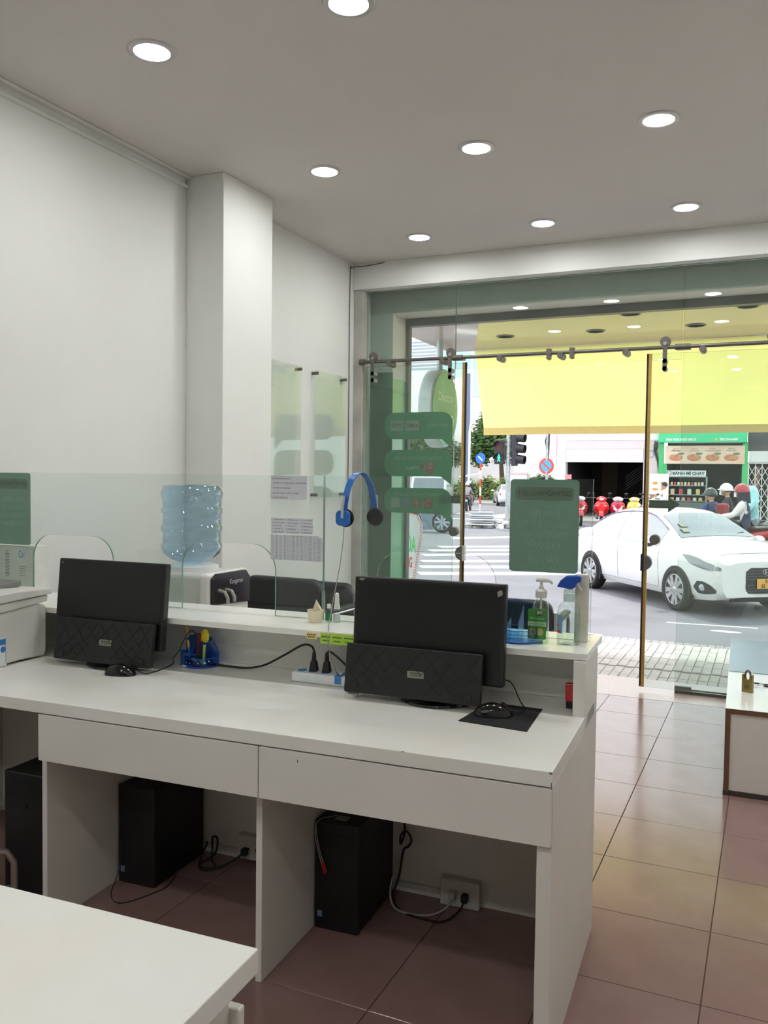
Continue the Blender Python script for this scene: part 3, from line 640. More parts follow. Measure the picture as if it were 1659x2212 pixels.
def pen(name, label, p0, p1, r, c, c2=None, cat='pen', flat=False):
    o = thing(name, label, cat, D(*p0), 'l', DA); d = RD.inverted() @ (D(*p1)-D(*p0)); L = d.length; d.normalize()
    b = mb(o); q = d*L
    if flat:
        b.tube([(0, 0, 0), q*.55], [r*.5, r*.55], 8); part(o, 'handle', b, c2)
        b = mb(o); b.sph(tuple(q*.8), r*1.6, 12, 8, (1, .3, 1.5)); part(o, 'head', b, c)
    else:
        b.tube([(0, 0, 0), d*.012, d*(L*.7)], [r*.3, r, r], 10); part(o, 'barrel', b, c)
        b = mb(o); b.tube([d*(L*.7), q], [r*1.12, r*1.05], 10); cp = part(o, 'cap', b, c2 or c)
        b = mb(o); x, y = frame(d); b.tube([d*(L*.74)+y*r*1.4, q*.99+y*r*1.5], r*.3, 6); part(o, 'clip', b, m_gold, sub=cp)
m_yel = mat('yellow_plastic', (226, 204, 40), .4); m_pgr = mat('pale_green_plastic', (170, 196, 96), .4); m_dred = mat('dark_red_plastic', (110, 34, 38), .4); m_clear = glass('clear_plastic', (.86, .9, .9), 1.)
pen('pen', 'gold and clear pen leaning at the left of the pen holder', (-1.745, 2.535, .742), (-1.765, 2.545, .872), .0045, m_clear, m_gold)
pen('pen', 'gold tipped blue pen low in the pen holder', (-1.737, 2.53, .742), (-1.75, 2.532, .825), .0035, m_blu, m_gold)
pen('marker', 'dark red marker standing in the pen holder', (-1.72, 2.56, .742), (-1.722, 2.556, .848), .0085, m_dred, m_dred, 'marker')
pen('stamp_spoon', 'yellow and green plastic spoon standing in the pen holder', (-1.693, 2.545, .742), (-1.688, 2.55, .868), .0105, m_yel, m_pgr, 'spoon', True)
pen('highlighter', 'pale green highlighter lying across the pen holder', (-1.735, 2.527, .765), (-1.685, 2.54, .745), .007, m_pgr, m_pgr, 'marker')
cable('thin_cable', 'thin black cable looping over the blue pen holder', [(-1.84, 2.57, .745), (-1.80, 2.55, .78), (-1.765, 2.53, .825), (-1.735, 2.53, .862), (-1.715, 2.535, .84), (-1.71, 2.54, .80)], .0015)
holder((-.575, 2.60), .913, rad(-5), 'pale blue acrylic holder on the shelf behind the right monitor', 1.15, glass('pale_blue_acrylic', (.68, .83, .95), 1.2, .02))
# ---------------------------------------------------------------- red stamp
o = thing('rubber_stamp', 'red self-inking stamp against the right end of the shelf', 'stamp', (-.404, 2.55, .735), 'd')
b = mb(o); b.box(-.418, -.392, 2.52, 2.536, .7355, .756); part(o, 'base', b, m_black, .002)
b = mb(o); b.box(-.42, -.39, 2.517, 2.539, .756, .81); part(o, 'housing', b, mat('red_plastic', (196, 34, 40), .3), .004)
b = mb(o); b.box(-.414, -.396, 2.5165, 2.517, .795, .806); part(o, 'window', b, m_clear)
# ---------------------------------------------------------------- things on the shelf
ZS = .9133
o = thing('paper_cup', 'cream paper cup holding a folded paper cone', 'cup', (-1.287, 2.61, ZS), 'd')
m_cup = mat('cream_card', (232, 222, 190), .7, var=.03)
b = mb(o); b.lathe([(.0215, 0), (.0215, .003), (.0275, .042), (.0285, .042), (.0225, .0), (.0215, 0)], (-1.287, 2.61, ZS), n=24); part(o, 'cup_wall', b, m_cup)
b = mb(o); b.add([(-1.298, 2.60, ZS+.03), (-1.262, 2.603, ZS+.04), (-1.282, 2.605, ZS+.078), (-1.266, 2.622, ZS+.04), (-1.30, 2.615, ZS+.03)], [(0, 1, 2), (1, 3, 2), (3, 4, 2), (0, 2, 4)]); part(o, 'paper_cone', b, m_cup, thick=.0006, smooth=0)
m_cb = glass('clear_bottle', (.92, .97, .95), 1.3)
def vial(u, v, lab, cap, h, labm):
    o = thing('small_bottle', lab, 'bottle', (u, v, ZS), 'd'); c = (u, v, ZS)
    b = mb(o); b.lathe([(.003, .0005), (.0115, .0005), (.0125, .003), (.0125, h), (.006, h+.008), (.006, h+.012)], c, n=20); part(o, 'bottle_body', b, m_cb)
    b = mb(o); b.lathe([(.003, .001), (.0112, .0015), (.0112, h*.55), (.003, h*.55)], c, n=16); part(o, 'liquid', b, glass('thin_liquid', (.85, .93, .85), .4))
    b = mb(o); b.lathe(cap, c, n=18); part(o, 'cap', b, mat('white_cap', (224, 224, 220), .4))
    b = mb(o); R = .0128; A = range(-75, 76, 15); b.grid([[(u+R*math.sin(rad(a)), v-R*math.cos(rad(a)), ZS+z) for a in A] for z in (.006, h*.85)]); part(o, 'label', b, labm, 0, 0, 60)
vial(-1.2465, 2.632, 'small glass bottle with green label and grey cap beside the paper cup', [(.0075, .047), (.0078, .048), (.0078, .06), (.007, .061)], .036, mat('green_label', (26, 122, 74), .5))
vial(-1.2195, 2.638, 'small spray bottle with tall white cap beside the green labelled bottle', [(.0105, .045), (.0105, .058), (.008, .064), (.0085, .07), (.0065, .098), (.003, .101)], .036, mat('pale_label', (196, 198, 200), .5))
# hand gel
o = thing('hand_gel_bottle', 'clear pump bottle of hand gel with green label on the shelf', 'bottle', (-.511, 2.59, ZS), 'd'); c = (-.511, 2.59, ZS)
b = mb(o); b.lathe([(.036, .0005), (.039, .004), (.039, .108), (.034, .122), (.02, .134), (.0125, .14), (.0125, .148)], c, n=32, sy=.62); part(o, 'bottle_body', b, m_cb)
b = mb(o); b.lathe([(.03, .0015), (.0365, .004), (.0365, .10), (.03, .1)], c, n=28, sy=.6); part(o, 'gel', b, glass('gel', (.86, .95, .88), .3))
m_wpl = mat('white_pump_plastic', (220, 218, 208), .4)
b = mb(o); b.lathe([(.017, .136), (.0175, .138), (.0175, .157), (.012, .162), (.0075, .163), (.0075, .17), (.0045, .171), (.0045, .186)], c, n=24); part(o, 'pump_collar', b, m_wpl)
b = mb(o); b.tube([(-.527, 2.585, ZS+.189), (-.515, 2.588, ZS+.191), (-.495, 2.592, ZS+.189), (-.483, 2.594, ZS+.186), (-.478, 2.595, ZS+.179)], [.0045, .007, .006, .0045, .003], 10); part(o, 'pump_head', b, m_wpl, 0, 0, 60)
b = mb(o); b.tube([(-.511, 2.59, ZS+.14), (-.511, 2.59, ZS+.02)], .003, 8); part(o, 'dip_tube', b, m_wpl)
b = mb(o); b.prism(rrect(-.545, -.489, ZS+.012, ZS+.104, .005), 2.5642, 2.5652); lb = part(o, 'label', b, mat('apple_green_label', (70, 146, 58), .45))
b = mb(o); b.box(-.545, -.489, 2.5637, 2.5641, ZS+.052, ZS+.065); part(o, 'label_band', b, mat('pale_green_band', (196, 222, 176), .5), sub=lb)
b = mb(o); b.prism(ell(-.5085, ZS+.092, .012, .0085), 2.5637, 2.5641); part(o, 'logo_mark', b, m_ink, sub=lb)
b = mb(o)
text(b, 'SFC', .012, (-.5085, 2.5635, ZS+.0925), X_, Z_, bold=.0006, w=.019); text(b, 'Gel rửa tay khô', .0075, (-.517, 2.5638, ZS+.0755), X_, Z_, w=.044)
part(o, 'lettering', b, mat('white_print', (230, 236, 222), .5), 0, 0, 0, fix=False, sub=lb)
b = mb(o); text(b, 'Hương Hồng Xiêm', .0075, (-.517, 2.5635, ZS+.0592), X_, Z_, w=.046); part(o, 'band_lettering', b, m_ink, 0, 0, 0, fix=False, sub=lb)
for x, cc in ((-.530, (214, 160, 70)), (-.507, (222, 190, 96))):
    b = mb(o); b.prism(ell(x, ZS+.034, .0105, .0115), 2.5637, 2.5641); part(o, 'fruit_print', b, mat('fruit%d' % cc[1], cc, .5), sub=lb)
b = mb(o); b.prism([(-.532, ZS+.043), (-.522, ZS+.05), (-.527, ZS+.042)], 2.5634, 2.5637); b.prism(ell(-.5285, ZS+.034, .003, .006, 10), 2.5634, 2.5637); part(o, 'fruit_detail', b, mat('brown_fruit_print', (120, 70, 30), .5), sub=lb)
# trigger spray
o = thing('spray_bottle', 'clear round trigger spray bottle with blue head on the shelf', 'bottle', (-.427, 2.595, ZS), 'd'); c = (-.427, 2.595, ZS)
b = mb(o); b.lathe([(.03, .0005), (.034, .003), (.034, .095), (.031, .112), (.022, .125), (.0145, .13), (.0145, .152), (.017, .153)], c, n=32); part(o, 'bottle_body', b, m_cb)
b = mb(o); b.lathe([(.03, .0015), (.0325, .003), (.0325, .093), (.03, .093)], c, n=28); part(o, 'liquid', b, glass('water', (.9, .93, .92), .3))
b = mb(o); b.lathe([(.0165, .13), (.017, .132), (.0165, .165), (.014, .167)], c, n=24); part(o, 'collar', b, glass('frosted_collar', (.72, .76, .72), .6, .2))
b = mb(o); b.prism([(-.464, ZS+.172), (-.44, ZS+.170), (-.425, ZS+.166), (-.412, ZS+.17), (-.403, ZS+.186), (-.391, ZS+.192), (-.392, ZS+.208), (-.412, ZS+.209), (-.437, ZS+.206), (-.453, ZS+.192)], 2.584, 2.606); part(o, 'trigger_head', b, mat('blue_trigger', (22, 78, 176), .3), .003)
b = mb(o); b.tube([(-.404, 2.595, ZS+.186), (-.397, 2.595, ZS+.172), (-.389, 2.595, ZS+.164)], [.004, .0035, .002], 8); part(o, 'trigger', b, m_wpl)
R = .0344; A = range(-95, -19, 8)
b = mb(o); b.grid([[(c[0]+R*math.sin(rad(a)), c[1]-R*math.cos(rad(a)), ZS+z) for a in A] for z in (.035, .09)]); lb = part(o, 'label', b, mat('blue_grey_label', (120, 160, 182), .5), 0, 0, 60)
R = .0347
b = mb(o); b.grid([[(c[0]+R*math.sin(rad(a)), c[1]-R*math.cos(rad(a)), ZS+z) for a in range(-90, -27, 8)] for z in (.036, .043)]); b.grid([[(c[0]+R*math.sin(rad(a)), c[1]-R*math.cos(rad(a)), ZS+z) for a in range(-80, -40, 8)] for z in (.056, .062)]); part(o, 'red_print', b, mat('red_print', (196, 60, 56), .5), 0, 0, 60, sub=lb)
o = thing('white_carton', 'tall narrow white carton behind the spray bottle', 'box', (-.39, 2.645, ZS), 'd')
b = mb(o); b.box(-.416, -.378, 2.632, 2.66, ZS, ZS+.208); part(o, 'box', b, mat('white_carton', (226, 222, 206), .6), .0015)
b = mb(o)
for k in range(26): b.box(-.3778, -.3775, 2.638+(k % 3)*.001, 2.653, ZS+.06+k*.004, ZS+.0615+k*.004)
part(o, 'small_print', b, m_ink)
# ---------------------------------------------------------------- headset on the glass
o = thing('headset', 'blue headset hanging over the top edge of the counter glass', 'headset', (-1.16, 2.667, 1.414), 'd')
m_hb = mat('blue_headset', (38, 112, 196), .3, var=.03); m_foam = mat('ear_foam', (34, 32, 32), .95, var=.2, scale=200, bump=.6, bscale=500)
def hb(t): # t from near cup to far cup
    a = PI*t; return Vector((-1.178+.052*t, 2.667-.068*math.cos(a), 1.285+.138*math.sin(a)**.7-.0*t))
b = mb(o); rows = []
for i in range(25):
    p = hb(i/24); rows.append([p+Vector((.011, 0, 0)), p+Vector((-.011, 0, 0))])
b.grid(rows); part(o, 'headband', b, m_hb, thick=.003, smooth=60)
for k, t in ((-1, 0), (1, 1)):
    p = hb(t); q = p+Vector((0, 0, -.012))
    b = mb(o); b.prism(rrect(q.x-.026, q.x+.026, q.z-.026, q.z+.026, .016), q.y+k*.004, q.y+k*.016); cp = part(o, 'ear_cup', b, m_hb, .004)
    b = mb(o); b.lathe([(.0, .0), (.027, 0), (.031, .006), (.027, .014), (.008, .012)], (q.x+.004, q.y+k*.004, q.z), (0, -k, 0), 24); part(o, 'ear_pad', b, m_foam, sub=cp)
    b = mb(o); b.tube([(q.x+.0, q.y+k*.018, q.z), (q.x+.001, q.y+k*.018, q.z+.035), (q.x+.004, q.y+k*.012, q.z+.075)], [.005, .005, .004], 8); part(o, 'slider_arm', b, mat('silver_plastic', (188, 190, 192), .3), sub=cp)
    b = mb(o); b.lathe([(.012, 0), (.013, .001), (.012, .002)], (q.x, q.y+k*.016, q.z), (0, k, 0), 24); part(o, 'cup_badge', b, m_hb, sub=cp)
b = mb(o); P = [(-1.178, 2.598, 1.25), (-1.176, 2.59, 1.20), (-1.18, 2.575, 1.12), (-1.185, 2.545, 1.03), (-1.175, 2.48, .93), (-1.165, 2.452, .89), (-1.16, 2.47, .82), (-1.155, 2.50, .775), (-1.15, 2.56, .739), (-1.12, 2.60, .738)]
b.tube(P, .0016, 6); part(o, 'cord', b, mat('grey_cord', (160, 156, 150), .5), smooth=60)
# ================================================================ under the desk
m_pc = mat('black_case', (15, 15, 16), .5, var=.15, scale=30); m_pcf = mat('black_case_front', (20, 20, 22), .35, var=.1)
def tower(u0, u1, v0, v1, h, label):
    o = thing('computer_tower', label, 'computer', ((u0+u1)/2, (v0+v1)/2, 0), 'd', group='computer towers under the desk')
    b = mb(o); b.box(u0, u1, v0+.02, v1, .006, h); part(o, 'case', b, m_pc, .004)
    b = mb(o); b.box(u0-.002, u1+.002, v0, v0+.02, .004, h+.002); f = part(o, 'front_bezel', b, m_pcf, .006)
    b = mb(o); b.box(u0+.012, u1-.012, v0-.001, v0, h-.075, h-.035); part(o, 'drive_door', b, m_pc, .001, sub=f)
    b = mb(o); b.lathe([(.009, 0), (.0095, .002)], ((u0+u1)/2, v0, h-.11), (0, -1, 0), 16); part(o, 'power_button', b, m_pc, sub=f)
    b = mb(o); b.box(u0+.01, u0+.026, v0-.0012, v0, .04, .06); part(o, 'badge', b, mat('blue_grey_badge', (104, 136, 160), .4), sub=f)
    for uu in (u0+.01, u1-.03):
        b = mb(o); b.box(uu, uu+.02, v0+.03, v1-.02, 0, .006); part(o, 'foot', b, m_black)
    return o
tower(-1.912, -1.765, 2.36, 2.66, .342, 'black computer tower in the left knee space of the desk')
t2 = tower(-1.155, -1.01, 2.355, 2.66, .342, 'black computer tower in the right knee space of the desk')
tower(-2.16, -1.99, 2.10, 2.50, .44, 'tall black computer tower at the far left under the desk')
b = mb(t2); b.box(-1.10, -1.06, 2.38, 2.41, .3425, .346); part(t2, 'torn_sticker', b, m_scuff)
def outlet(u0, u1, z0, z1, lab):
    o = thing('wall_socket_box', lab, 'socket', ((u0+u1)/2, 2.685, z0), 'd')
    b = mb(o); b.box(u0, u1, 2.648, 2.6845, z0, z1); part(o, 'box', b, mat('socket_white', (210, 206, 198), .45), .003)
    for k in (.35, .68):
        x = u0+(u1-u0)*k
        b = mb(o); b.prism(rrect(x-.014, x+.014, (z0+z1)/2-.02, (z0+z1)/2+.014, .003), 2.6472, 2.648); s = part(o, 'socket_face', b, m_alu, sub=None)
        b = mb(o)
        for dx in (-.006, .006): b.box(x+dx-.0015, x+dx+.0015, 2.647, 2.6472, (z0+z1)/2-.008, (z0+z1)/2+.002)
        part(o, 'socket_slot', b, m_black, sub=s)
outlet(-.838, -.705, .002, .09, 'white surface socket box in the right knee space')
outlet(-1.615, -1.49, .02, .104, 'white surface socket box in the left knee space')
m_gc = mat('grey_white_cord', (176, 172, 164), .5)
def cord(name, lab, plugc, pm, pts, r=.0035):
    o = thing(name, lab, 'plug', plugc, 'd')
    b = mb(o); x, y, z = plugc; b.box(x-.011, x+.011, y-.026, y, z-.013, z+.013); part(o, 'plug_body', b, pm, .005)
    P = [Vector((x, y-.02, z))]+[Vector(p) for p in pts]; out = []
    for i in range(len(P)-1):
        p0, p1, p2, p3 = P[max(i-1, 0)], P[i], P[i+1], P[min(i+2, len(P)-1)]
        for k in range(8): t = k/8; out.append(.5*((2*p1)+(p2-p0)*t+(2*p0-5*p1+4*p2-p3)*t*t+(3*p1-p0-3*p2+p3)*t**3))
    b = mb(o); b.tube(out+[P[-1]], r, 8); part(o, 'cord', b, pm, smooth=60)
cord('power_plug', 'pale grey plug and cord in the right knee space socket', (-.792, 2.647, .044), m_gc, [(-.80, 2.60, .02), (-.84, 2.56, .006), (-.91, 2.54, .005), (-.97, 2.56, .01), (-.995, 2.60, .05), (-.99, 2.66, .12)])
cord('power_plug', 'black plug and cord beside the pale plug in the right knee space', (-.75, 2.647, .044), m_black, [(-.755, 2.60, .02), (-.79, 2.54, .005), (-.86, 2.53, .005), (-.94, 2.55, .005), (-.985, 2.60, .02), (-.985, 2.655, .07), (-.975, 2.665, .15), (-.955, 2.66, .17), (-.945, 2.66, .195), (-.965, 2.662, .22), (-.985, 2.665, .20), (-.985, 2.665, .17), (-.972, 2.668, .22), (-.985, 2.672, .30)])
cord('power_plug', 'black plug with a coiled cord in the left knee space', (-1.575, 2.647, .052), m_black, [(-1.60, 2.60, .03), (-1.645, 2.57, .01), (-1.70, 2.55, .006), (-1.73, 2.585, .006), (-1.70, 2.615, .02), (-1.67, 2.60, .06), (-1.675, 2.61, .095), (-1.70, 2.62, .09), (-1.705, 2.625, .05), (-1.69, 2.60, .015), (-1.66, 2.575, .008), (-1.68, 2.54, .006), (-1.725, 2.57, .006), (-1.735, 2.64, .06)], .004)
cable('thin_cable', 'thin black cable looping on the floor before the left tower', [(-1.885, 2.352, .16), (-1.885, 2.33, .06), (-1.87, 2.27, .003), (-1.80, 2.24, .003), (-1.74, 2.36, .003), (-1.735, 2.42, .01), (-1.74, 2.45, .03)], .0018)
o = thing('audio_lead', 'white lead with red plugs hanging down the right tower', 'cable', (-1.13, 2.35, .342), 'd')
for k, dx in enumerate((0, .006)):
    b = mb(o); b.tube([(-1.10, 2.40, .349), (-1.135, 2.36, .349), (-1.15, 2.349, .335), (-1.15+dx, 2.347, .29), (-1.14+dx, 2.346, .25), (-1.128+dx, 2.345, .215+.004*k)], .0014, 6); part(o, 'lead', b, m_gc, smooth=60)
    b = mb(o); b.tube([(-1.128+dx, 2.345, .215+.004*k), (-1.116+dx, 2.345, .183+.006*k)], [.0035, .003], 8); part(o, 'jack', b, mat('red_jack', (176, 40, 34), .4))
# chair leg at the left edge of the picture
o = thing('metal_chair', 'grey metal tube chair leg at the far left under the desk', 'chair', (-2.0, 2.0, 0), 'd')
b = mb(o); b.tube([(-2.005, 1.985, .0), (-2.005, 1.985, .21), (-2.02, 1.97, .245), (-2.06, 1.93, .255), (-2.2, 1.80, .255)], .011, 10); part(o, 'leg', b, mat('grey_tube', (150, 136, 128), .35, metal=.5), smooth=60)
b = mb(o); b.tube([(-2.35, 1.66, .0), (-2.35, 1.66, .21), (-2.335, 1.675, .245), (-2.3, 1.71, .255), (-2.2, 1.80, .255)], .011, 10); part(o, 'leg', b, mat('grey_tube', (150, 136, 128)), smooth=60)
b = mb(o); b.prism(rrect(-2.45, -2.06, 1.5, 1.9, .05), .268, .30, 'z'); part(o, 'seat', b, m_bk, .006)
# ================================================================ foreground table
o = thing('work_table', 'white work table with drawer cabinet in the near left corner', 'table', (-1.3, .7, 0), 'd')
b = mb(o); b.box(-2.1, -.601, .05, 1.046, .699, .735); part(o, 'table_top', b, m_lam, .002)
b = mb(o); b.box(-2.08, -.632, .07, 1.018, 0, .698); part(o, 'cabinet_body', b, m_lamf, .002)
for z0, z1 in ((.45, .655), (.23, .445), (.03, .225)):
    b = mb(o); b.box(-1.12, -.617, 1.019, 1.037, z0, z1); part(o, 'drawer_front', b, m_lamf, .004)
# ================================================================ bench cabinet at the right with padlock
BA = rad(1.6); BL = Vector((-.162, 4.091, 0))
o = thing('low_cabinet', 'low white cabinet with brown edges at the right of the entrance', 'cabinet', BL, 'l', BA)
m_brown = mat('brown_edge_band', (112, 82, 56), .5, var=.08); m_dkb = mat('dark_plinth', (62, 52, 46), .6)
b = mb(o); b.box(0, .55, .004, 1.83, .372, .394); part(o, 'top_board', b, m_lam, .001)
b = mb(o); b.box(0, .022, .004, 1.83, .02, .372); b.box(.528, .55, .004, 1.83, .02, .372); part(o, 'side_board', b, m_lamf, .001)
b = mb(o); b.box(.022, .528, .008, .02, .022, .372); part(o, 'end_panel', b, m_lamf, .001)
b = mb(o); b.box(0, .022, .0, .004, .02, .394); b.box(.022, .55, .0, .004, .372, .394); b.box(.528, .55, .0, .004, .02, .372); part(o, 'edge_band', b, m_brown, .0005)
b = mb(o); b.box(-.002, .55, .002, 1.83, 0, .02); part(o, 'plinth', b, m_dkb, .001)
m_bgs = mat('blue_grey_sheet', (138, 156, 172), .25, var=.04, scale=3)
sheet_o = solo('plastic_sheet', 'blue grey plastic sheet laid on the far end of the low cabinet', 'sheet', BL+Vector((0, 0, .394)), 'l', lambda m: m.box(.002, .548, .815, 1.825, .0003, .0033), m_bgs, BA, bevel=.0005)
m_brass = mat('brass_lock', (150, 134, 76), .35, metal=.7, var=.12, scale=60)
o = thing('padlock', 'brass padlock standing on the low white cabinet', 'padlock', (-.08, 4.46, .3945), 'l', rad(-22))
b = mb(o); po = [(-.025, 0), (.025, 0), (.025, .085), (.012, .088), (.012, .07), (.008, .062), (-.008, .062), (-.012, .07), (-.012, .088), (-.025, .085)]; b.prism(po, -.011, .011); part(o, 'body', b, m_brass, .002)
b = mb(o); b.tube([(-.012, 0, .06), (-.012, 0, .088), (-.008, 0, .1), (0, 0, .105), (.008, 0, .1), (.012, 0, .088), (.012, 0, .06)], .0048, 8); part(o, 'shackle', b, m_steel, smooth=60)
b = mb(o); b.box(-.014, .014, -.0115, -.011, .015, .035); part(o, 'stamped_plate', b, mat('dull_brass', (110, 98, 60), .5, metal=.5))
o = thing('key_bunch', 'black key ring with keys lying beside the padlock', 'keys', (-.02, 4.62, .3945), 'l', rad(15))
b = mb(o); b.tube([(.018*math.cos(rad(a)), .018*math.sin(rad(a)), .004+.006*abs(math.sin(rad(a)))) for a in range(0, 360, 20)], .0016, 6, True); part(o, 'ring', b, m_steel2)
for k, (a, L) in enumerate(((-20, .04), (25, .045), (150, .03))):
    b = mb(o); M0 = b.M.copy(); b.M = M0 @ Matrix.Rotation(rad(a), 4, 'Z'); b.prism(ell(.024, 0, .014, .011, 14), .001+k*.004, .005+k*.004, 'z'); kk = part(o, 'key_head', b, m_black, .001)
    b = mb(o); b.M = b.M @ Matrix.Rotation(rad(a), 4, 'Z'); b.box(.034, .034+L, -.003, .003, .002+k*.004, .004+k*.004); part(o, 'key_blade', b, m_steel2, .0005, sub=kk)
# ================================================================ behind the counter
m_cool = mat('cooler_white', (226, 224, 220), .35, var=.02); m_coolg = mat('cooler_grey_side', (196, 198, 194), .45, var=.02)
o = thing('water_dispenser', 'white water dispenser with dark front panel behind the counter', 'water dispenser', (-2.33, 3.13, 0))
b = mb(o); b.box(-2.50, -2.19, 2.985, 3.275, .02, .985); part(o, 'cabinet', b, m_coolg, .02, 3)
b = mb(o); b.box(-2.215, -2.165, 2.975, 3.285, .0, .99); part(o, 'front_frame', b, m_cool, .015, 3)
b = mb(o); b.prism([(2.988, .855), (3.272, .84), (3.272, .955), (3.24, .988), (3.02, .988), (2.988, .97)], -2.166, -2.15, 'x'); fp = part(o, 'front_panel', b, mat('dark_purple_gloss', (52, 46, 52), .12, var=.05), .004)
b = mb(o); text(b, 'Kangaroo', .03, (-2.149, 3.16, .945), (0, 1, 0), Z_, w=.1); part(o, 'lettering', b, m_alu, 0, 0, 0, sub=fp, fix=False)
for y in (3.03, 3.08): b = mb(o); b.tube([(-2.15, y, .915), (-2.12, y, .91), (-2.105, y, .885), (-2.105, y, .865)], .008, 8); part(o, 'tap', b, m_steel2)
b = mb(o); b.box(-2.16, -2.09, 3.0, 3.26, .78, .80); part(o, 'drip_tray', b, m_cool, .004)
b = mb(o); b.lathe([(.12, 0), (.12, .02), (.10, .026), (.06, .03)], (-2.37, 3.13, .985), n=32); part(o, 'bottle_collar', b, m_cool)
b = mb(o); b.box(-2.42, -2.23, 2.9835, 2.9845, .70, .93); part(o, 'side_groove', b, m_coolg, .001)
m_wb = glass('water_bottle_blue', (.70, .85, .95), 2.2, .03, .012, (150, 190, 215))
pf = [(.035, .02), (.05, .03), (.095, .045), (.125, .07), (.136, .095), (.136, .11), (.128, .118), (.128, .165), (.136, .173), (.136, .19), (.128, .198), (.128, .245), (.136, .253), (.136, .268), (.128, .276), (.13, .31), (.137, .325), (.137, .345), (.125, .372), (.09, .378), (.02, .372)]
solo('water_bottle', 'upturned blue water bottle on the water dispenser', 'water bottle', (-2.37, 3.13, .99), 'w', lambda m: m.lathe(pf, (-2.37, 3.13, .99), n=40), m_wb, smooth=60)
m_lea = mat('black_leatherette', (30, 30, 33), .42, var=.1, scale=60, bump=.2, bscale=200); m_chr = mat('chrome_frame', (200, 200, 202), .15, metal=.9)
def chair(x, y, a, ztop, w, label):
    o = thing('visitor_chair', label, 'chair', (x, y, 0), 'l', a, group='visitor chairs behind the counter')
    b = mb(o); b.prism(rrect(-w/2, w/2, .50, ztop, .06, 6, (0, 0, 1, 1)), -.03, .03); part(o, 'backrest', b, m_lea, .02, 3)
    b = mb(o)
    for z in (ztop-.15, ztop-.28): b.tube([(-w/2+.01, -.031, z), (w/2-.01, -.031, z)], .003, 6)
    part(o, 'seam', b, mat('dark_stitch', (14, 14, 15), .8))
    b = mb(o); b.prism(rrect(-w/2, w/2, .0, .46, .05), .40, .47, 'z'); part(o, 'seat', b, m_lea, .02, 3)
    for s in (-1, 1):
        xx = s*(w/2+.012)
        b = mb(o); b.tube([(xx, -.01, ztop-.06), (xx, .0, .45), (xx, -.02, .2), (xx, -.04, .0)], .011, 8); part(o, 'leg', b, m_chr, smooth=60)
        b = mb(o); b.tube([(xx, .45, .0), (xx, .45, .62), (xx, .40, .66), (xx, .02, .66)], .011, 8); part(o, 'leg', b, m_chr, smooth=60)
        b = mb(o); b.box(xx-.02, xx+.02, .06, .40, .668, .69); part(o, 'armrest', b, m_lea, .008)
chair(-2.425, 4.02, rad(-2), .857, .49, 'black padded visitor chair with seamed back nearest the dispenser')
chair(-2.53, 4.66, rad(-3), .76, .44, 'black visitor chair half hidden behind the small spray bottle')
chair(-1.22, 4.3, rad(4), .79, .44, 'black visitor chair behind the pale blue holder')
# carton on a side stand by the left wall
o = thing('paper_carton', 'white paper carton with blue lettering behind the printer', 'box', (-2.69, 2.73, .9135), 'd')
b = mb(o); b.box(-2.785, -2.603, 2.69, 2.775, .9137, 1.112); part(o, 'box', b, mat('white_card', (222, 222, 214), .6), .002)
b = mb(o); text(b, 'On!', .04, (-2.665, 2.6894, 1.075), X_, Z_, w=.036); part(o, 'lettering', b, mat('blue_ink', (52, 142, 196), .5), 0, 0, 0, fix=False)
b = mb(o)
for k in range(18): b.box(-2.755, -2.735+.004*(k % 2), 2.6893, 2.6898, .985+k*.006, .9875+k*.006)
for k in range(5): b.box(-2.68, -2.645-.006*(k % 2), 2.6893, 2.6898, .99+k*.009, .992+k*.009)
part(o, 'small_print', b, mat('grey_small_print', (130, 132, 130), .6))
# acrylic poster holders on the left wall
m_ac = glass('clear_acrylic', (.97, .985, .975), .6)
def holder_wall(y0, y1, z0, z1, lab):
    o = thing('poster_holder', lab, 'poster holder', (XL, (y0+y1)/2, z0), group='clear poster holders on the left wall')
    for dx in (.030, .037):
        b = mb(o); b.box(XL+dx, XL+dx+.003, y0, y1, z0, z1); part(o, 'acrylic_sheet', b, m_ac, 0, 0, 0)
    for y in (y0+.02, y1-.02):
        for z in (z0+.02, z1-.02):
            b = mb(o); b.cyl((XL, y, z), (XL+.05, y, z), .011, n=14); part(o, 'standoff', b, m_steel, .002)
holder_wall(5.22, 5.69, 1.262, 2.15, 'clear acrylic poster holder on the left wall, nearer the glass front')
holder_wall(4.56, 5.03, 1.262, 2.15, 'clear acrylic poster holder on the left wall, nearer the pillar')
cable('wall_wire', 'thin brown wire along the top corner of the glass front', [(-2.935, 5.82, 1.28), (-2.937, 5.80, 1.32), (-2.938, 5.80, 2.0), (-2.938, 5.80, 2.9), (-2.935, 5.83, 2.99), (-2.85, 5.852, 3.0), (-2.72, 5.854, 3.01), (-2.68, 5.852, 3.015)], .003, 'w', mat('brown_wire', (90, 80, 74), .6), 'wire')
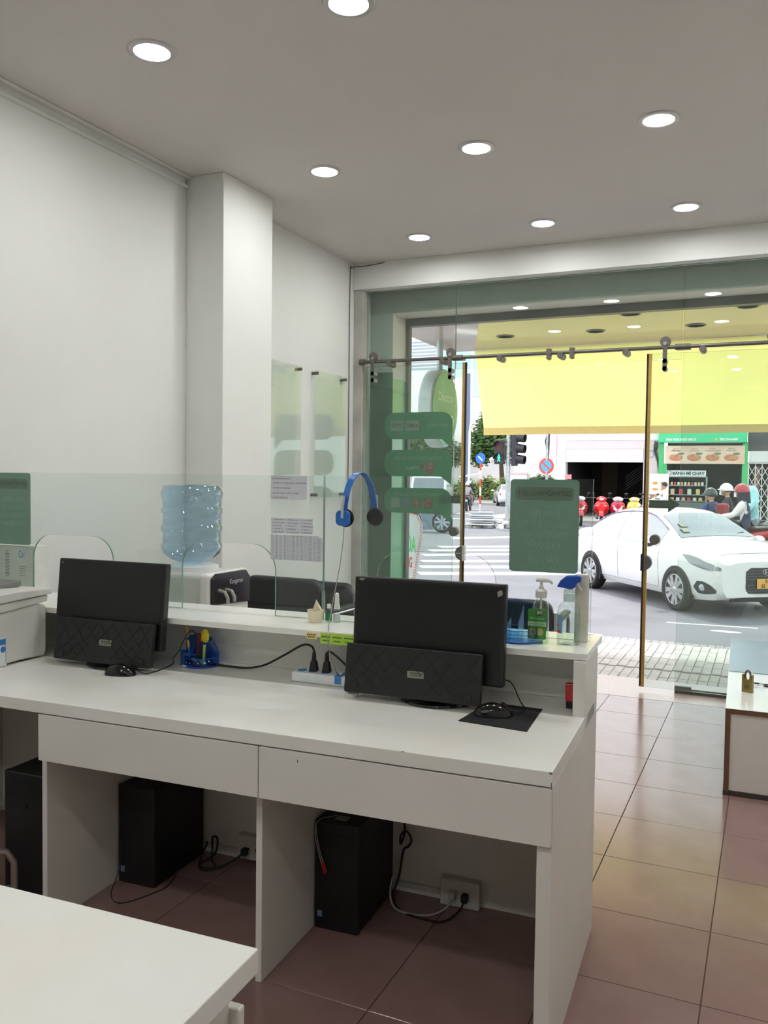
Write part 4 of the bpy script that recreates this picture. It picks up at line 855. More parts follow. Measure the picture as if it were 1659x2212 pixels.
# ================================================================ street
def brickmat(name, c1, c2, cm, sx, sy, rough=.8):
    m, t, o = _new(name); N = t.nodes; L = t.links; p = N.new('ShaderNodeBsdfPrincipled'); tcx = N.new('ShaderNodeTexCoord'); mp = N.new('ShaderNodeMapping')
    br = N.new('ShaderNodeTexBrick'); br.inputs['Color1'].default_value = lin(c1); br.inputs['Color2'].default_value = lin(c2); br.inputs['Mortar'].default_value = lin(cm)
    br.inputs['Scale'].default_value = 1; br.inputs['Brick Width'].default_value = sx; br.inputs['Row Height'].default_value = sy; br.inputs['Mortar Size'].default_value = .004
    mp.inputs['Rotation'].default_value = (0, 0, PI/2)
    L.new(tcx.outputs['Object'], mp.inputs['Vector']); L.new(mp.outputs[0], br.inputs['Vector']); L.new(br.outputs['Color'], p.inputs['Base Color']); p.inputs['Roughness'].default_value = rough
    L.new(p.outputs[0], o.inputs[0]); return m
m_asph = mat('asphalt', (122, 120, 128), .85, var=.12, scale=1.2, rgb2=(110, 108, 116), bump=.6, bscale=160)
m_pave = mat('paving_brick', (216, 212, 212), .8, var=.08, scale=14, rgb2=(202, 196, 196), bump=.4, bscale=120)
m_conc = mat('worn_concrete', (176, 170, 164), .9, var=.15, scale=6, bump=.6, bscale=60)
m_line = mat('road_paint', (236, 236, 234), .6, var=.06, scale=10)
road = struct('road', lambda m: m.box(-70, 40, 8.2, 100, -.7, -.4), m_asph)
walk = struct('sidewalk', lambda m: m.box(-30, 12, 6.262, 8.02, -.3, -.036), brickmat('sidewalk_joint', (172, 168, 168), (164, 160, 160), (96, 92, 92), .23, .068))
struct('kerb', lambda m: m.box(-30, 12, 8.02, 8.24, -.7, -.09), m_conc, .02)
pm = None
for i in range(33):
    for j in range(8):
        y = 6.275+j*.217+(.108 if i % 2 else 0)*0+(.05 if j >= 2 else 0)+(.0 if i % 2 else .02)
        if y+.21 > 8.02: continue
        if pm is None:
            b = MB(); b.box(-.0315, .0315, 0, .21, -.012, .0); t = b.build('paving_brick', m_pave, walk, .002, 1); pm = t.data
        else: t = bpy.data.objects.new('paving_brick', pm); COL.objects.link(t); t.parent = walk
        t.location = (-1.85+i*.0685+rnd.uniform(-.0012, .0012), y, -.026+rnd.uniform(-.002, .001)); t.rotation_euler = (rnd.uniform(-.008, .008), rnd.uniform(-.008, .008), rnd.uniform(-.012, .012))
def mark(poly, name='road_marking'):
    poly = [(p[0]*1.09, p[1]*1.09) for p in poly]; b = MB(); b.prism(poly, -.3995, -.396, 'z'); b.build(name, m_line, road)
dz = Vector((.83, .56)).normalized()
for (p, q) in (((-7.28, 19.3), 5), ((-7.1, 18.2), 6), ((-6.82, 17.08), 6), ((-6.34, 15.8), 6), ((-5.94, 14.75), 6), ((-5.54, 13.7), 5.6)):
    d = Vector((q and .86, .5 if p[1] < 16 else .62)).normalized(); n = Vector((-d.y, d.x))*.22; a = Vector(p); e = a+d*q
    mark([tuple(a-n), tuple(e-n), tuple(e+n), tuple(a+n)])
mark([(-1.08, 10.42), (-.1, 10.50), (-.1, 10.56), (-1.08, 10.47)]); mark(ell(-.42, 10.12, .16, .06, 14)); mark([(-1.86, 9.3), (-1.62, 9.22), (-1.6, 9.25), (-1.85, 9.34)])
for (x, y) in ((-12, 33), (-13.5, 38), (-10.3, 30), (-15.5, 44)): mark([(x, y), (x+1.2, y+.1), (x+1.15, y+.5), (x-.05, y+.4)])
mark([(-7.9, 22.0), (-6.1, 24.0), (-6.3, 24.5), (-8.2, 22.6)])
isl = struct('traffic_island', lambda m: m.prism([(-33, 61), (-16.4, 56.5), (-14.2, 61), (-17.5, 70), (-35, 74)], -.6, -.26, 'z'), m_conc, .02)
struct('far_sidewalk', lambda m: m.box(-12, 14, 36.2, 66, -.6, -.3), m_conc, .02)

# ---------------------------------------------------------------- yellow banner hanging from the canopy edge
m_ban = mat('yellow_banner', (255, 248, 150), .6, var=.015, scale=2, trl=.62); m_hem = mat('banner_hem', (216, 194, 126), .7, var=.03, trl=.35)
ban = thing('banner', 'large yellow cloth banner hanging from the canopy over the entrance', 'banner', (-1, 8.3, 1.84))
def bw(x, z): return (.03*math.sin(x*3.1+z*2)+.014*math.sin(x*7.3+1))*(2.716-z)
rows = []
for k in range(13):
    t = k/12; z = 2.716-t*.786
    row = []
    for i in range(61):
        s = i/60; x = -2.80+.10*t*(1-s)+s*4.6; row.append((x, 8.36+bw(x, z), z-.02*math.sin(s*PI)*0))
    rows.append(row)
b = mb(ban); b.grid(rows); part(ban, 'cloth', b, m_ban, 0, 0, 60, fix=False)
rows = []
for z in (1.93, 1.855):
    rows.append([(-2.70+i/60*4.5, 8.36+bw(-2.70+i/60*4.5, 1.93)-.002*(z < 1.9), z) for i in range(61)])
b = mb(ban); b.grid(rows); part(ban, 'hem', b, m_hem, 0, 0, 60, fix=False)
m_rope = mat('white_rope', (226, 220, 212), .7)
for x in (-2.7, -1.6, -.5, .6, 1.7):
    b = mb(ban); b.tube([(x, 8.36, 2.70), (x+.01, 8.43, 2.76)], .004, 6); part(ban, 'tie', b, m_rope)
# ---------------------------------------------------------------- oval light-box sign under the canopy
o = thing('oval_sign', 'round green light-box sign hanging on a pole under the canopy', 'sign', (-2.86, 7.6, 1.70))
sx_, cz_ = -2.90, 2.07
m_rim = mat('grey_sign_rim', (168, 176, 176), .35, metal=.3, var=.05); m_sg = mat('green_sign_face', (86, 180, 128), .25, var=.06, scale=4, rgb2=(60, 140, 96)); m_sw = mat('sign_white_stripe', (226, 240, 226), .3)
b = mb(o); b.prism(ell(7.62, cz_, .36, .37, 40), sx_-.07, sx_+.06, 'x'); part(o, 'rim', b, m_rim, .01)
b = mb(o); b.prism(ell(7.62, cz_, .335, .345, 40), sx_+.058, sx_+.066, 'x'); fc = part(o, 'face', b, m_sg)
b = mb(o); b.prism(ell(7.62, cz_, .335, .345, 40), sx_-.078, sx_-.068, 'x'); part(o, 'face', b, m_sg)
b = mb(o); text(b, 'Doctor', .12, (sx_+.0675, 7.62, cz_+.10), Y_, Z_, w=.4); text(b, '1900', .16, (sx_+.0675, 7.62, cz_-.12), Y_, Z_, w=.42); part(o, 'lettering', b, m_sw, 0, 0, 0, sub=fc, fix=False)
b = mb(o); b.cyl((sx_, 7.62, cz_+.36), (sx_, 7.62, 2.722), .03, n=12); part(o, 'pole', b, m_rim)
# ---------------------------------------------------------------- flower board on the pavement
o = thing('flower_board', 'white advertising board with pink dotted border standing outside at the left', 'sign board', (-2.95, 6.98, -.03))
xs = [(-3.25, -.03), (-2.93, -.03), (-2.90, .3), (-2.868, .5), (-2.825, .76), (-2.80, .9), (-2.80, 1.0), (-2.84, 1.08), (-2.95, 1.1), (-3.25, 1.1)]
b = mb(o); b.prism(xs, 6.98, 7.0); bd = part(o, 'board', b, mat('pale_board', (214, 214, 220), .5), .002)
pk = mat('pink_dots', (240, 104, 130), .5)
b = mb(o); P = [Vector((p[0]-.012, p[1])) for p in xs[1:9]]
for i in range(len(P)-1):
    a, c = P[i], P[i+1]; n = max(1, int((c-a).length/.022))
    for k in range(n): q = a.lerp(c, k/n); b.lathe([(.008, 0), (.006, .002)], (q.x, 6.98, q.y), (0, -1, 0), 8)
part(o, 'dotted_border', b, pk, kind='stuff')
b = mb(o); text(b, 'HOA', .21, (-2.925, 6.9785, .815), X_, Z_, bold=.004, w=.13); part(o, 'lettering', b, mat('bright_green_print', (40, 220, 110), .5), 0, 0, 0, sub=bd, fix=False)
b = mb(o); text(b, 'ANG', .13, (-2.93, 6.9785, .655), X_, Z_, bold=.003, w=.085); part(o, 'lettering', b, mat('crimson_print', (206, 44, 66), .5), 0, 0, 0, sub=bd, fix=False)
b = mb(o); b.box(-3.2, -3.17, 7.0, 7.3, -.03, 0); b.box(-2.99, -2.96, 7.0, 7.3, -.03, 0); part(o, 'stand', b, m_alu)

# ---------------------------------------------------------------- cars
ST = [(-1.00, .42, .70, .60, .88, .50), (-.96, .34, .76, .72, .98, .60), (-.80, .27, .82, .81, 1.03, .66), (-.45, .22, .86, .85, 1.06, .67), (-.10, .2, .88, .86, 1.25, .60), (.30, .2, .885, .865, 1.385, .57), (.75, .2, .885, .865, 1.445, .55), (1.2, .2, .885, .865, 1.455, .55), (1.6, .2, .88, .865, 1.40, .56), (2.0, .2, .875, .865, 1.24, .62), (2.42, .2, .88, .86, 1.05, .70), (2.7, .2, .885, .865, 1.03, .72), (3.0, .22, .875, .86, .985, .70), (3.22, .24, .845, .835, .935, .68), (3.36, .26, .80, .785, .87, .65), (3.44, .30, .73, .71, .78, .58)]
def stat(x):
    for i in range(len(ST)-1):
        if ST[i][0] <= x <= ST[i+1][0]:
            a, c = ST[i], ST[i+1]; p, q = ST[max(i-1, 0)], ST[min(i+2, len(ST)-1)]; t = (x-a[0])/(c[0]-a[0]); out = []
            for k in range(1, 6):
                h = c[0]-a[0]; ma = (c[k]-p[k])/(c[0]-p[0])*h; mc = (q[k]-a[k])/(q[0]-a[0])*h
                out.append((2*t**3-3*t*t+1)*a[k]+(t**3-2*t*t+t)*ma+(-2*t**3+3*t*t)*c[k]+(t**3-t*t)*mc)
            return out
    return list(ST[-1][1:]) if x > 3 else list(ST[0][1:])
def sect(x):
    zb, zs, w, zt, wt = stat(x); zm = zs+.03; bw_ = w*.95; h = zt-.035-zm
    return [(0, zb), (w*.88, zb), (w*.965, zb+.1), (w*.99, zb+(zs-zb)*.45), (w, zs-.14), (w*.985, zs-.04), (bw_, zm), (bw_+(wt-bw_)*.30+.012, zm+h*.35), (bw_+(wt-bw_)*.66+.012, zm+h*.7), (wt, zt-.035), (wt*.86, zt-.006), (wt*.5, zt+.012), (0, zt+.018)]
def side(x, z):
    s = sect(x)
    for i in range(1, len(s)-1):
        if s[i][1] <= z <= s[i+1][1]+1e-6 and s[i+1][1] > s[i][1]:
            t = (z-s[i][1])/(s[i+1][1]-s[i][1]); return s[i][0]+(s[i+1][0]-s[i][0])*t
    return s[4][0]
m_cw = mat('white_car_paint', (240, 240, 240), .25, var=.005, coat=1.); m_cg = mat('car_window', (96, 106, 120), .04, var=.03, scale=2, spec=1., coat=1.); m_csg = mat('car_side_window', (150, 152, 164), .05, var=.03, scale=2, spec=1., coat=1.)  # car glass colours lightened to stand in for sky reflection, side windows most
m_tyre = mat('tyre_rubber', (30, 30, 32), .8, var=.1); m_rim_ = mat('alloy_rim', (190, 190, 194), .3, metal=.7); m_cbk = mat('car_black_trim', (24, 24, 27), .4); m_clamp = mat('headlamp', (176, 184, 190), .06, spec=1., coat=1.); m_tail = mat('tail_lamp', (176, 30, 44), .15, coat=1.)
def wheel(o, name, cx, cy, r, w, s, rimm, n=28, spokes=10, lim=None):
    ax = (0, s, 0); c = (cx, cy, r)
    b = mb(o); b.lathe([(r*.68, -w/2), (r*.9, -w/2), (r*.99, -w*.36), (r, 0), (r*.99, w*.36), (r*.9, w/2), (r*.68, w/2*.92)], c, ax, n); wp = part(o, name, b, m_tyre, 0, 0, 50)
    b = mb(o); b.lathe([(r*.62, w*.1), (r*.7, w*.42), (r*.73, w*.46), (r*.70, w*.5), (r*.66, w*.4), (r*.6, w*.1)], c, ax, n); part(o, 'rim', b, rimm, 0, 0, 50, sub=wp)
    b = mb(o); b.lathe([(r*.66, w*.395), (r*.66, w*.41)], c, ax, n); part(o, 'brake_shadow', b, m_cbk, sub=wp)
    b = mb(o); b.lathe([(r*.13, w*.1), (r*.16, w*.47), (r*.08, w*.5)], c, ax, 14)
    for k in range(spokes):
        a = 2*PI*k/spokes+(k % 2)*.12; u = Vector((math.cos(a), 0, math.sin(a))); t_ = Vector((-u.z, 0, u.x)); C = Vector(c); Y1 = Vector((0, s*w*.47, 0)); Y0 = Vector((0, s*w*.41, 0))
        p, q = C+u*r*.1, C+u*r*.69; h = r*.085; b.hexa([p-t_*h+Y0, q-t_*h*1.3+Y0, q+t_*h*1.3+Y0, p+t_*h+Y0, p-t_*h+Y1, q-t_*h*1.3+Y1, q+t_*h*1.3+Y1, p+t_*h+Y1])
    part(o, 'spokes', b, rimm, 0, 0, 30, sub=wp)
def sedan(loc, rz, label, full=True):
    o = thing('car', label, 'car', loc, 'l', rz)
    rows = []
    for i in range(61):
        x = -1+4.44*i/60; s = sect(x); rows.append([(x, -y, z) for y, z in s]+[(x, y, z) for y, z in s[-2:0:-1]])
    b = mb(o); b.grid(rows, True); b.add(rows[0], [tuple(range(24))]); b.add(rows[-1], [tuple(range(24))]); part(o, 'body', b, m_cw, 0, 0, 50)
    def top(x0, x1, k, name, m_, n=10):
        R = []
        for i in range(n+1):
            x = x0+(x1-x0)*i/n; zb, zs, w, zt, wt = stat(x); e = .008
            R.append([(x, sgn*wt*f*k, zt+.018-.0*f+e-(.006 if f > .45 else 0)-(.018 if f > .8 else 0)) for sgn, f in ((-1, .93), (-1, .5), (-1, 0), (1, .5), (1, .93))])
        b = mb(o); b.grid(R); return part(o, name, b, m_, 0, 0, 60)
    ws = top(1.66, 2.38, 1., 'windshield', m_cg); top(-.42, .16, .97, 'rear_window', m_cg)
    for sg in (-1, 1):
        def win(x0, x1, name, n=10, lo=.03, hi=.06, m_=m_csg):
            R = []
            for i in range(n+1):
                x = x0+(x1-x0)*i/n; zb, zs, w, zt, wt = stat(x); a, c = zs+lo+.02, zt-hi
                if c < a+.015: c = a+.015
                R.append([(x, sg*(side(x, a+(c-a)*k/4)+.006), a+(c-a)*k/4) for k in range(5)])
            b = mb(o); b.grid(R); return part(o, name, b, m_, 0, 0, 60)
        win(-.02, .83, 'rear_door_window'); win(.93, 2.06, 'front_door_window'); win(-.28, -.05, 'quarter_window', 4)
        b = mb(o)
        for k in range(24):
            x = -.34+k*.1; x2 = x+.1; f = lambda q: stat(q)[3]-.052
            if x2 < 2.1: b.tube([(x, sg*(side(x, f(x))+.008), f(x)), (x2, sg*(side(x2, f(x2))+.008), f(x2))], .012, 6)
        part(o, 'window_visor', b, mat('violet_grey_trim', (122, 116, 138), .3), smooth=60)
        for x in (.15, 1.08):
            z = stat(x)[1]-.07; b = mb(o); b.tube([(x-.08, sg*(side(x-.08, z)+.012), z), (x, sg*(side(x, z)+.03), z), (x+.08, sg*(side(x+.08, z)+.012), z)], .014, 8); part(o, 'door_handle', b, m_cw, 0, 0, 60)
        b = mb(o)
        for x in (.0, .9, 2.1):
            P = [(x+(.18 if x == 0 and z < .6 else 0), sg*(side(x, z)+.002), z) for z in (.32, .45, .6, .72, .84)]; b.tube(P, .004, 5)
        b.tube([(x, sg*(side(x, .3)+.002), .3) for x in (.3, .9, 1.5, 2.1)], .006, 5); part(o, 'door_seam', b, mat('seam_grey', (150, 150, 158), .5))
        b = mb(o); b.sph((2.02, sg*.98, .985), .1, 14, 8, (.7, 1.1, .75)); b.tube([(2.05, sg*.84, .93), (2.03, sg*.92, .95)], .025, 8); mi = part(o, 'wing_mirror', b, m_cw, 0, 0, 60)
        b = mb(o); b.sph((2.02, sg*.98, .955), .095, 14, 8, (.7, 1.1, .6)); part(o, 'mirror_base', b, m_cbk, 0, 0, 60, sub=mi)
        # lamps on the surface
        def patch(xs_, name, m_, e=.008, n=4):
            R = [[(x, sg*(side(x, z0+(z1-z0)*k/n)+e), z0+(z1-z0)*k/n) for k in range(n+1)] for x, z0, z1 in xs_]
            b = mb(o); b.grid(R); return part(o, name, b, m_, 0, 0, 60)
        patch([(2.74, .835, .85), (2.92, .735, .85), (3.08, .70, .825), (3.22, .675, .785), (3.34, .665, .755), (3.43, .67, .71)], 'headlight', mat('smoked_headlamp', (120, 128, 136), .08, spec=1., coat=1.))
        patch([(-.97, .72, .84), (-.9, .76, .9), (-.75, .82, .92), (-.58, .885, .925)], 'tail_light', m_tail)
        fg = patch([(3.0, .40, .42), (3.08, .33, .50), (3.2, .325, .505), (3.32, .34, .46), (3.38, .36, .40)], 'fog_recess', m_cbk, .01)
        x = 3.18; b = mb(o); yy = side(x, .41)+.012; b.lathe([(.045, -.005), (.05, .0), (.04, .012), (.0, .018)], (x, sg*yy, .415), (.6, sg*.8, 0), 16); part(o, 'fog_lamp', b, m_clamp, sub=fg)
        for x in (0, 2.58):
            b = mb(o); po = [(x+.355*math.cos(rad(a)), .31+.355*math.sin(rad(a))) for a in range(-18, 199, 12)]; b.prism(po, sg*.79, sg*.867); part(o, 'wheel_arch', b, m_cbk)
            wheel(o, 'wheel', x, sg*.79, .315, .2, sg, m_rim_)
    # nose: grille, emblem, plate
    fx = lambda y, z: 3.452-.22*y*y-.2*max(0, z-.66)-.12*max(0, .40-z)
    R = [[(fx(y*(.44+.30*(z-.34)), z)+.012, y*(.44+.30*(z-.34)), z) for y in [k/8-1 for k in range(17)]] for z in (.35, .42, .5, .58, .65, .71)]
    b = mb(o); b.grid(R); gr = part(o, 'grille', b, m_cbk, 0, 0, 60)
    for z in (.39, .43, .47, .55, .59, .63, .67):
        b = mb(o); b.tube([(fx(y, z)+.016, y*.9, z) for y in [(k/8-1)*(.44+.30*(z-.34)) for k in range(17)]], 0.005, 5); part(o, 'grille_bar', b, mat('dark_chrome', (92, 94, 98), .3, metal=.5), sub=gr, smooth=60)
    b = mb(o); R = [[(fx(y, z)+.02, y, z) for y in [(k/8-1)*.55 for k in range(17)]] for z in (.235, .255, .30)]; b.grid(R); part(o, 'lower_lip', b, m_cbk, 0, 0, 60)
    b = mb(o); _, _, _, zt_, wt_ = stat(3.33); b.tube([(3.33, y*wt_, zt_+.018-.012*abs(y)**2-(.02 if abs(y) > .9 else 0)) for y in [k/6-1 for k in range(13)]], .004, 5); part(o, 'bonnet_seam', b, mat('seam_grey', (150, 150, 158), .5), smooth=60)
    b = mb(o); C = Vector((3.455, 0, .65)); b.tube([C+Vector((.008, .075*math.cos(rad(a)), .04*math.sin(rad(a)))) for a in range(0, 360, 20)], .007, 6, True)
    for y0, y1 in ((-.035, -.022), (.022, .035)): b.tube([C+Vector((.008, y0, -.028)), C+Vector((.008, y1, .028))], .006, 6)
    b.tube([C+Vector((.008, -.03, -.006)), C+Vector((.008, .03, .006))], .005, 6); part(o, 'emblem', b, m_chr, smooth=60)
    b = mb(o); b.box(3.47, 3.478, -.17, .17, .42, .56); pl = part(o, 'number_plate', b, mat('yellow_plate', (226, 172, 70), .5), .003)
    if full:
        b = mb(o); text(b, '51', .06, (3.4786, -.01, .523), Y_, Z_, bold=.003); text(b, '55', .065, (3.4786, -.07, .455), Y_, Z_, bold=.003); part(o, 'lettering', b, m_ink, 0, 0, 0, sub=pl, fix=False)
        b = mb(o)
        for y in (-.35, .1): b.tube([(2.40, y, 1.05), (2.33, y+.1, 1.095), (2.25, y+.42, 1.13)], .008, 6)
        part(o, 'wiper', b, m_cbk)
        b = mb(o)
        for q in ((2.06, -.42), (2.2, -.47)): b.hexa([(q[0]-.05, q[1]-.06, stat(q[0]-.05)[3]+.02), (q[0]-.05, q[1]+.05, stat(q[0]-.05)[3]+.022), (q[0]+.06, q[1]+.05, stat(q[0]+.06)[3]+.022), (q[0]+.06, q[1]-.06, stat(q[0]+.06)[3]+.02)]+[(q[0]+dx, q[1]+dy, stat(q[0]+dx)[3]+.027) for dx, dy in ((-.05, -.06), (-.05, .05), (.06, .05), (.06, -.06))])
        part(o, 'windshield_sticker', b, m_wlab)
    return o
CR = math.atan2(-.851, .526)
c1 = sedan((-2.092, 14.935, -.4), rad(-51.1), 'white sedan passing the entrance, nose to the right'); c1.scale = (.951,)*3
sedan((-16.0, 55.6, -.4), rad(112), 'white sedan far down the street seen from behind', False)
# ================================================================ motorbikes
def scooter(loc, rz, label, c1, c2, seatc=(28, 27, 28), group=None, basket=False, sc=1., lean=0.):
    o = thing('motorbike', label, 'motorbike', loc, 'l', rz, group); o.scale = (sc,)*3; o.rotation_euler.x = lean
    A = mat('bike_%d_%d_%d' % c1, c1, .2, var=.03, coat=.6); B = mat('bike_%d_%d_%d' % c2, c2, .25, var=.03, coat=.4); K = mat('bike_seat_%d' % seatc[0], seatc, .5)
    for x in (.62, -.62): wheel(o, 'wheel', x, 0, .275, .09, -1, m_rim_, 20, 6)
    b = mb(o); b.tube([(.62, -.055, .275), (.53, -.06, .62)], .022, 8); b.tube([(.62, .055, .275), (.53, .06, .62)], .022, 8); b.tube([(.53, -.06, .62), (.53, .06, .62)], .025, 8); part(o, 'fork', b, m_rim_)
    b = mb(o); P = [[(.62+.305*math.cos(rad(a)), y, .285+.305*math.sin(rad(a))-abs(y)*.25) for y in (-.075, -.04, 0, .04, .075)] for a in range(20, 161, 14)]; b.grid(P); part(o, 'front_fender', b, A, thick=.006, smooth=60)
    def hull(secs, name, m_):
        b = mb(o); rows = [[(x, -y*math.cos(rad(q)), z+h*math.sin(rad(q))) for q in range(0, 360, 30)] for x, y, z, h in secs]; b.grid(rows, True); b.add(rows[0], [tuple(range(12))]); b.add(rows[-1], [tuple(range(12))]); return part(o, name, b, m_, 0, 0, 50)
    hull([(.34, .18, .58, .24), (.40, .26, .62, .28), (.46, .26, .66, .27), (.53, .18, .68, .22), (.59, .07, .68, .13)], 'leg_shield', A)
    b = mb(o); b.add([(.575, -.13, .72), (.60, 0, .60), (.575, .13, .72), (.56, .15, .62), (.585, 0, .50), (.56, -.15, .62)], [(0, 1, 4, 5), (1, 2, 3, 4)]); part(o, 'front_trim', b, B, thick=.012)
    hull([(.38, .05, .92, .03), (.42, .17, .95, .07), (.48, .18, .96, .09), (.54, .12, .95, .07), (.57, .04, .93, .03)], 'handle_cowl', B)
    b = mb(o); b.sph((.55, 0, .945), .075, 14, 8, (.5, 1.1, .7)); part(o, 'headlight', b, m_clamp, 0, 0, 60)
    for s in (-1, 1):
        b = mb(o); b.sph((.55, s*.14, .72), .05, 10, 6, (.5, 1, .6)); part(o, 'turn_signal', b, m_clamp, 0, 0, 60)
        b = mb(o); b.tube([(.44, s*.1, .97), (.40, s*.26, 1.0), (.36, s*.36, .99)], .016, 8); h = part(o, 'handlebar', b, m_cbk)
        b = mb(o); b.tube([(.42, s*.2, 1.0), (.42, s*.26, 1.12)], .006, 6); b.sph((.42, s*.29, 1.15), .05, 10, 6, (.25, 1.1, .7)); part(o, 'mirror', b, m_cbk, 0, 0, 60, sub=h)
    hull([(-.95, .03, .80, .03), (-.82, .10, .76, .08), (-.5, .14, .70, .11), (-.15, .14, .62, .12), (.12, .10, .50, .12), (.34, .09, .45, .12)], 'body_shell', A)
    hull([(-.4, .10, .42, .12), (-.1, .11, .38, .11), (.2, .09, .36, .08)], 'engine', m_cbk)
    hull([(-.78, .06, .835, .02), (-.7, .12, .82, .035), (-.3, .13, .79, .05), (.0, .11, .74, .05), (.12, .07, .70, .03)], 'seat', K)
    b = mb(o); b.tube([(-.2, -.14, .25), (-.6, -.17, .28), (-.85, -.17, .34)], [.035, .05, .045], 10); part(o, 'exhaust', b, m_cbk)
    b = mb(o); b.sph((-.92, 0, .76), .05, 10, 6, (.6, 1.6, .7)); part(o, 'tail_light', b, m_tail, 0, 0, 60)
    b = mb(o); b.box(-.90, -.885, -.09, .09, .5, .62); part(o, 'number_plate', b, m_alu)
    if basket:
        b = mb(o)
        for k in range(7):
            for (p, q) in (((.58, -.16, .55+k*.035), (.86, -.18, .55+k*.035)), ((.86, -.18, .55+k*.035), (.86, .18, .55+k*.035)), ((.86, .18, .55+k*.035), (.58, .16, .55+k*.035))): b.tube([p, q], .005, 4)
        for k in range(7): y = -.18+k*.06; b.tube([(.86, y, .55), (.86, y, .76)], .005, 4)
        part(o, 'basket', b, m_steel2)
    return o
ZR = -.4; g = 'motorbikes parked in a row before the shop'; ZP = -.3
for i, (x, y, a, lab, c1, c2, bk) in enumerate((
    (-7.02, 34.3, -72, 'red and white motorbike with black panel, leftmost of the parked row', (186, 40, 44), (236, 232, 232), False),
    (-6.16, 34.5, -80, 'bright red motorbike, second of the parked row', (220, 30, 36), (224, 40, 44), False),
    (-5.55, 34.5, -78, 'crimson and white motorbike, third of the parked row', (186, 28, 62), (240, 232, 236), False),
    (-4.95, 34.5, -76, 'yellow and white motorbike, fourth of the parked row', (232, 206, 90), (246, 226, 120), False),
    (-4.42, 34.9, -80, 'dark pink motorbike half behind the gold door edge', (150, 64, 86), (60, 40, 48), False),
    (-7.2, 32.8, -62, 'silver motorbike with wire basket before the parked row', (176, 178, 186), (190, 60, 60), True))):
    scooter((x, y, ZR), rad(a), lab, c1, c2, group=g, basket=bk, sc=1.12)
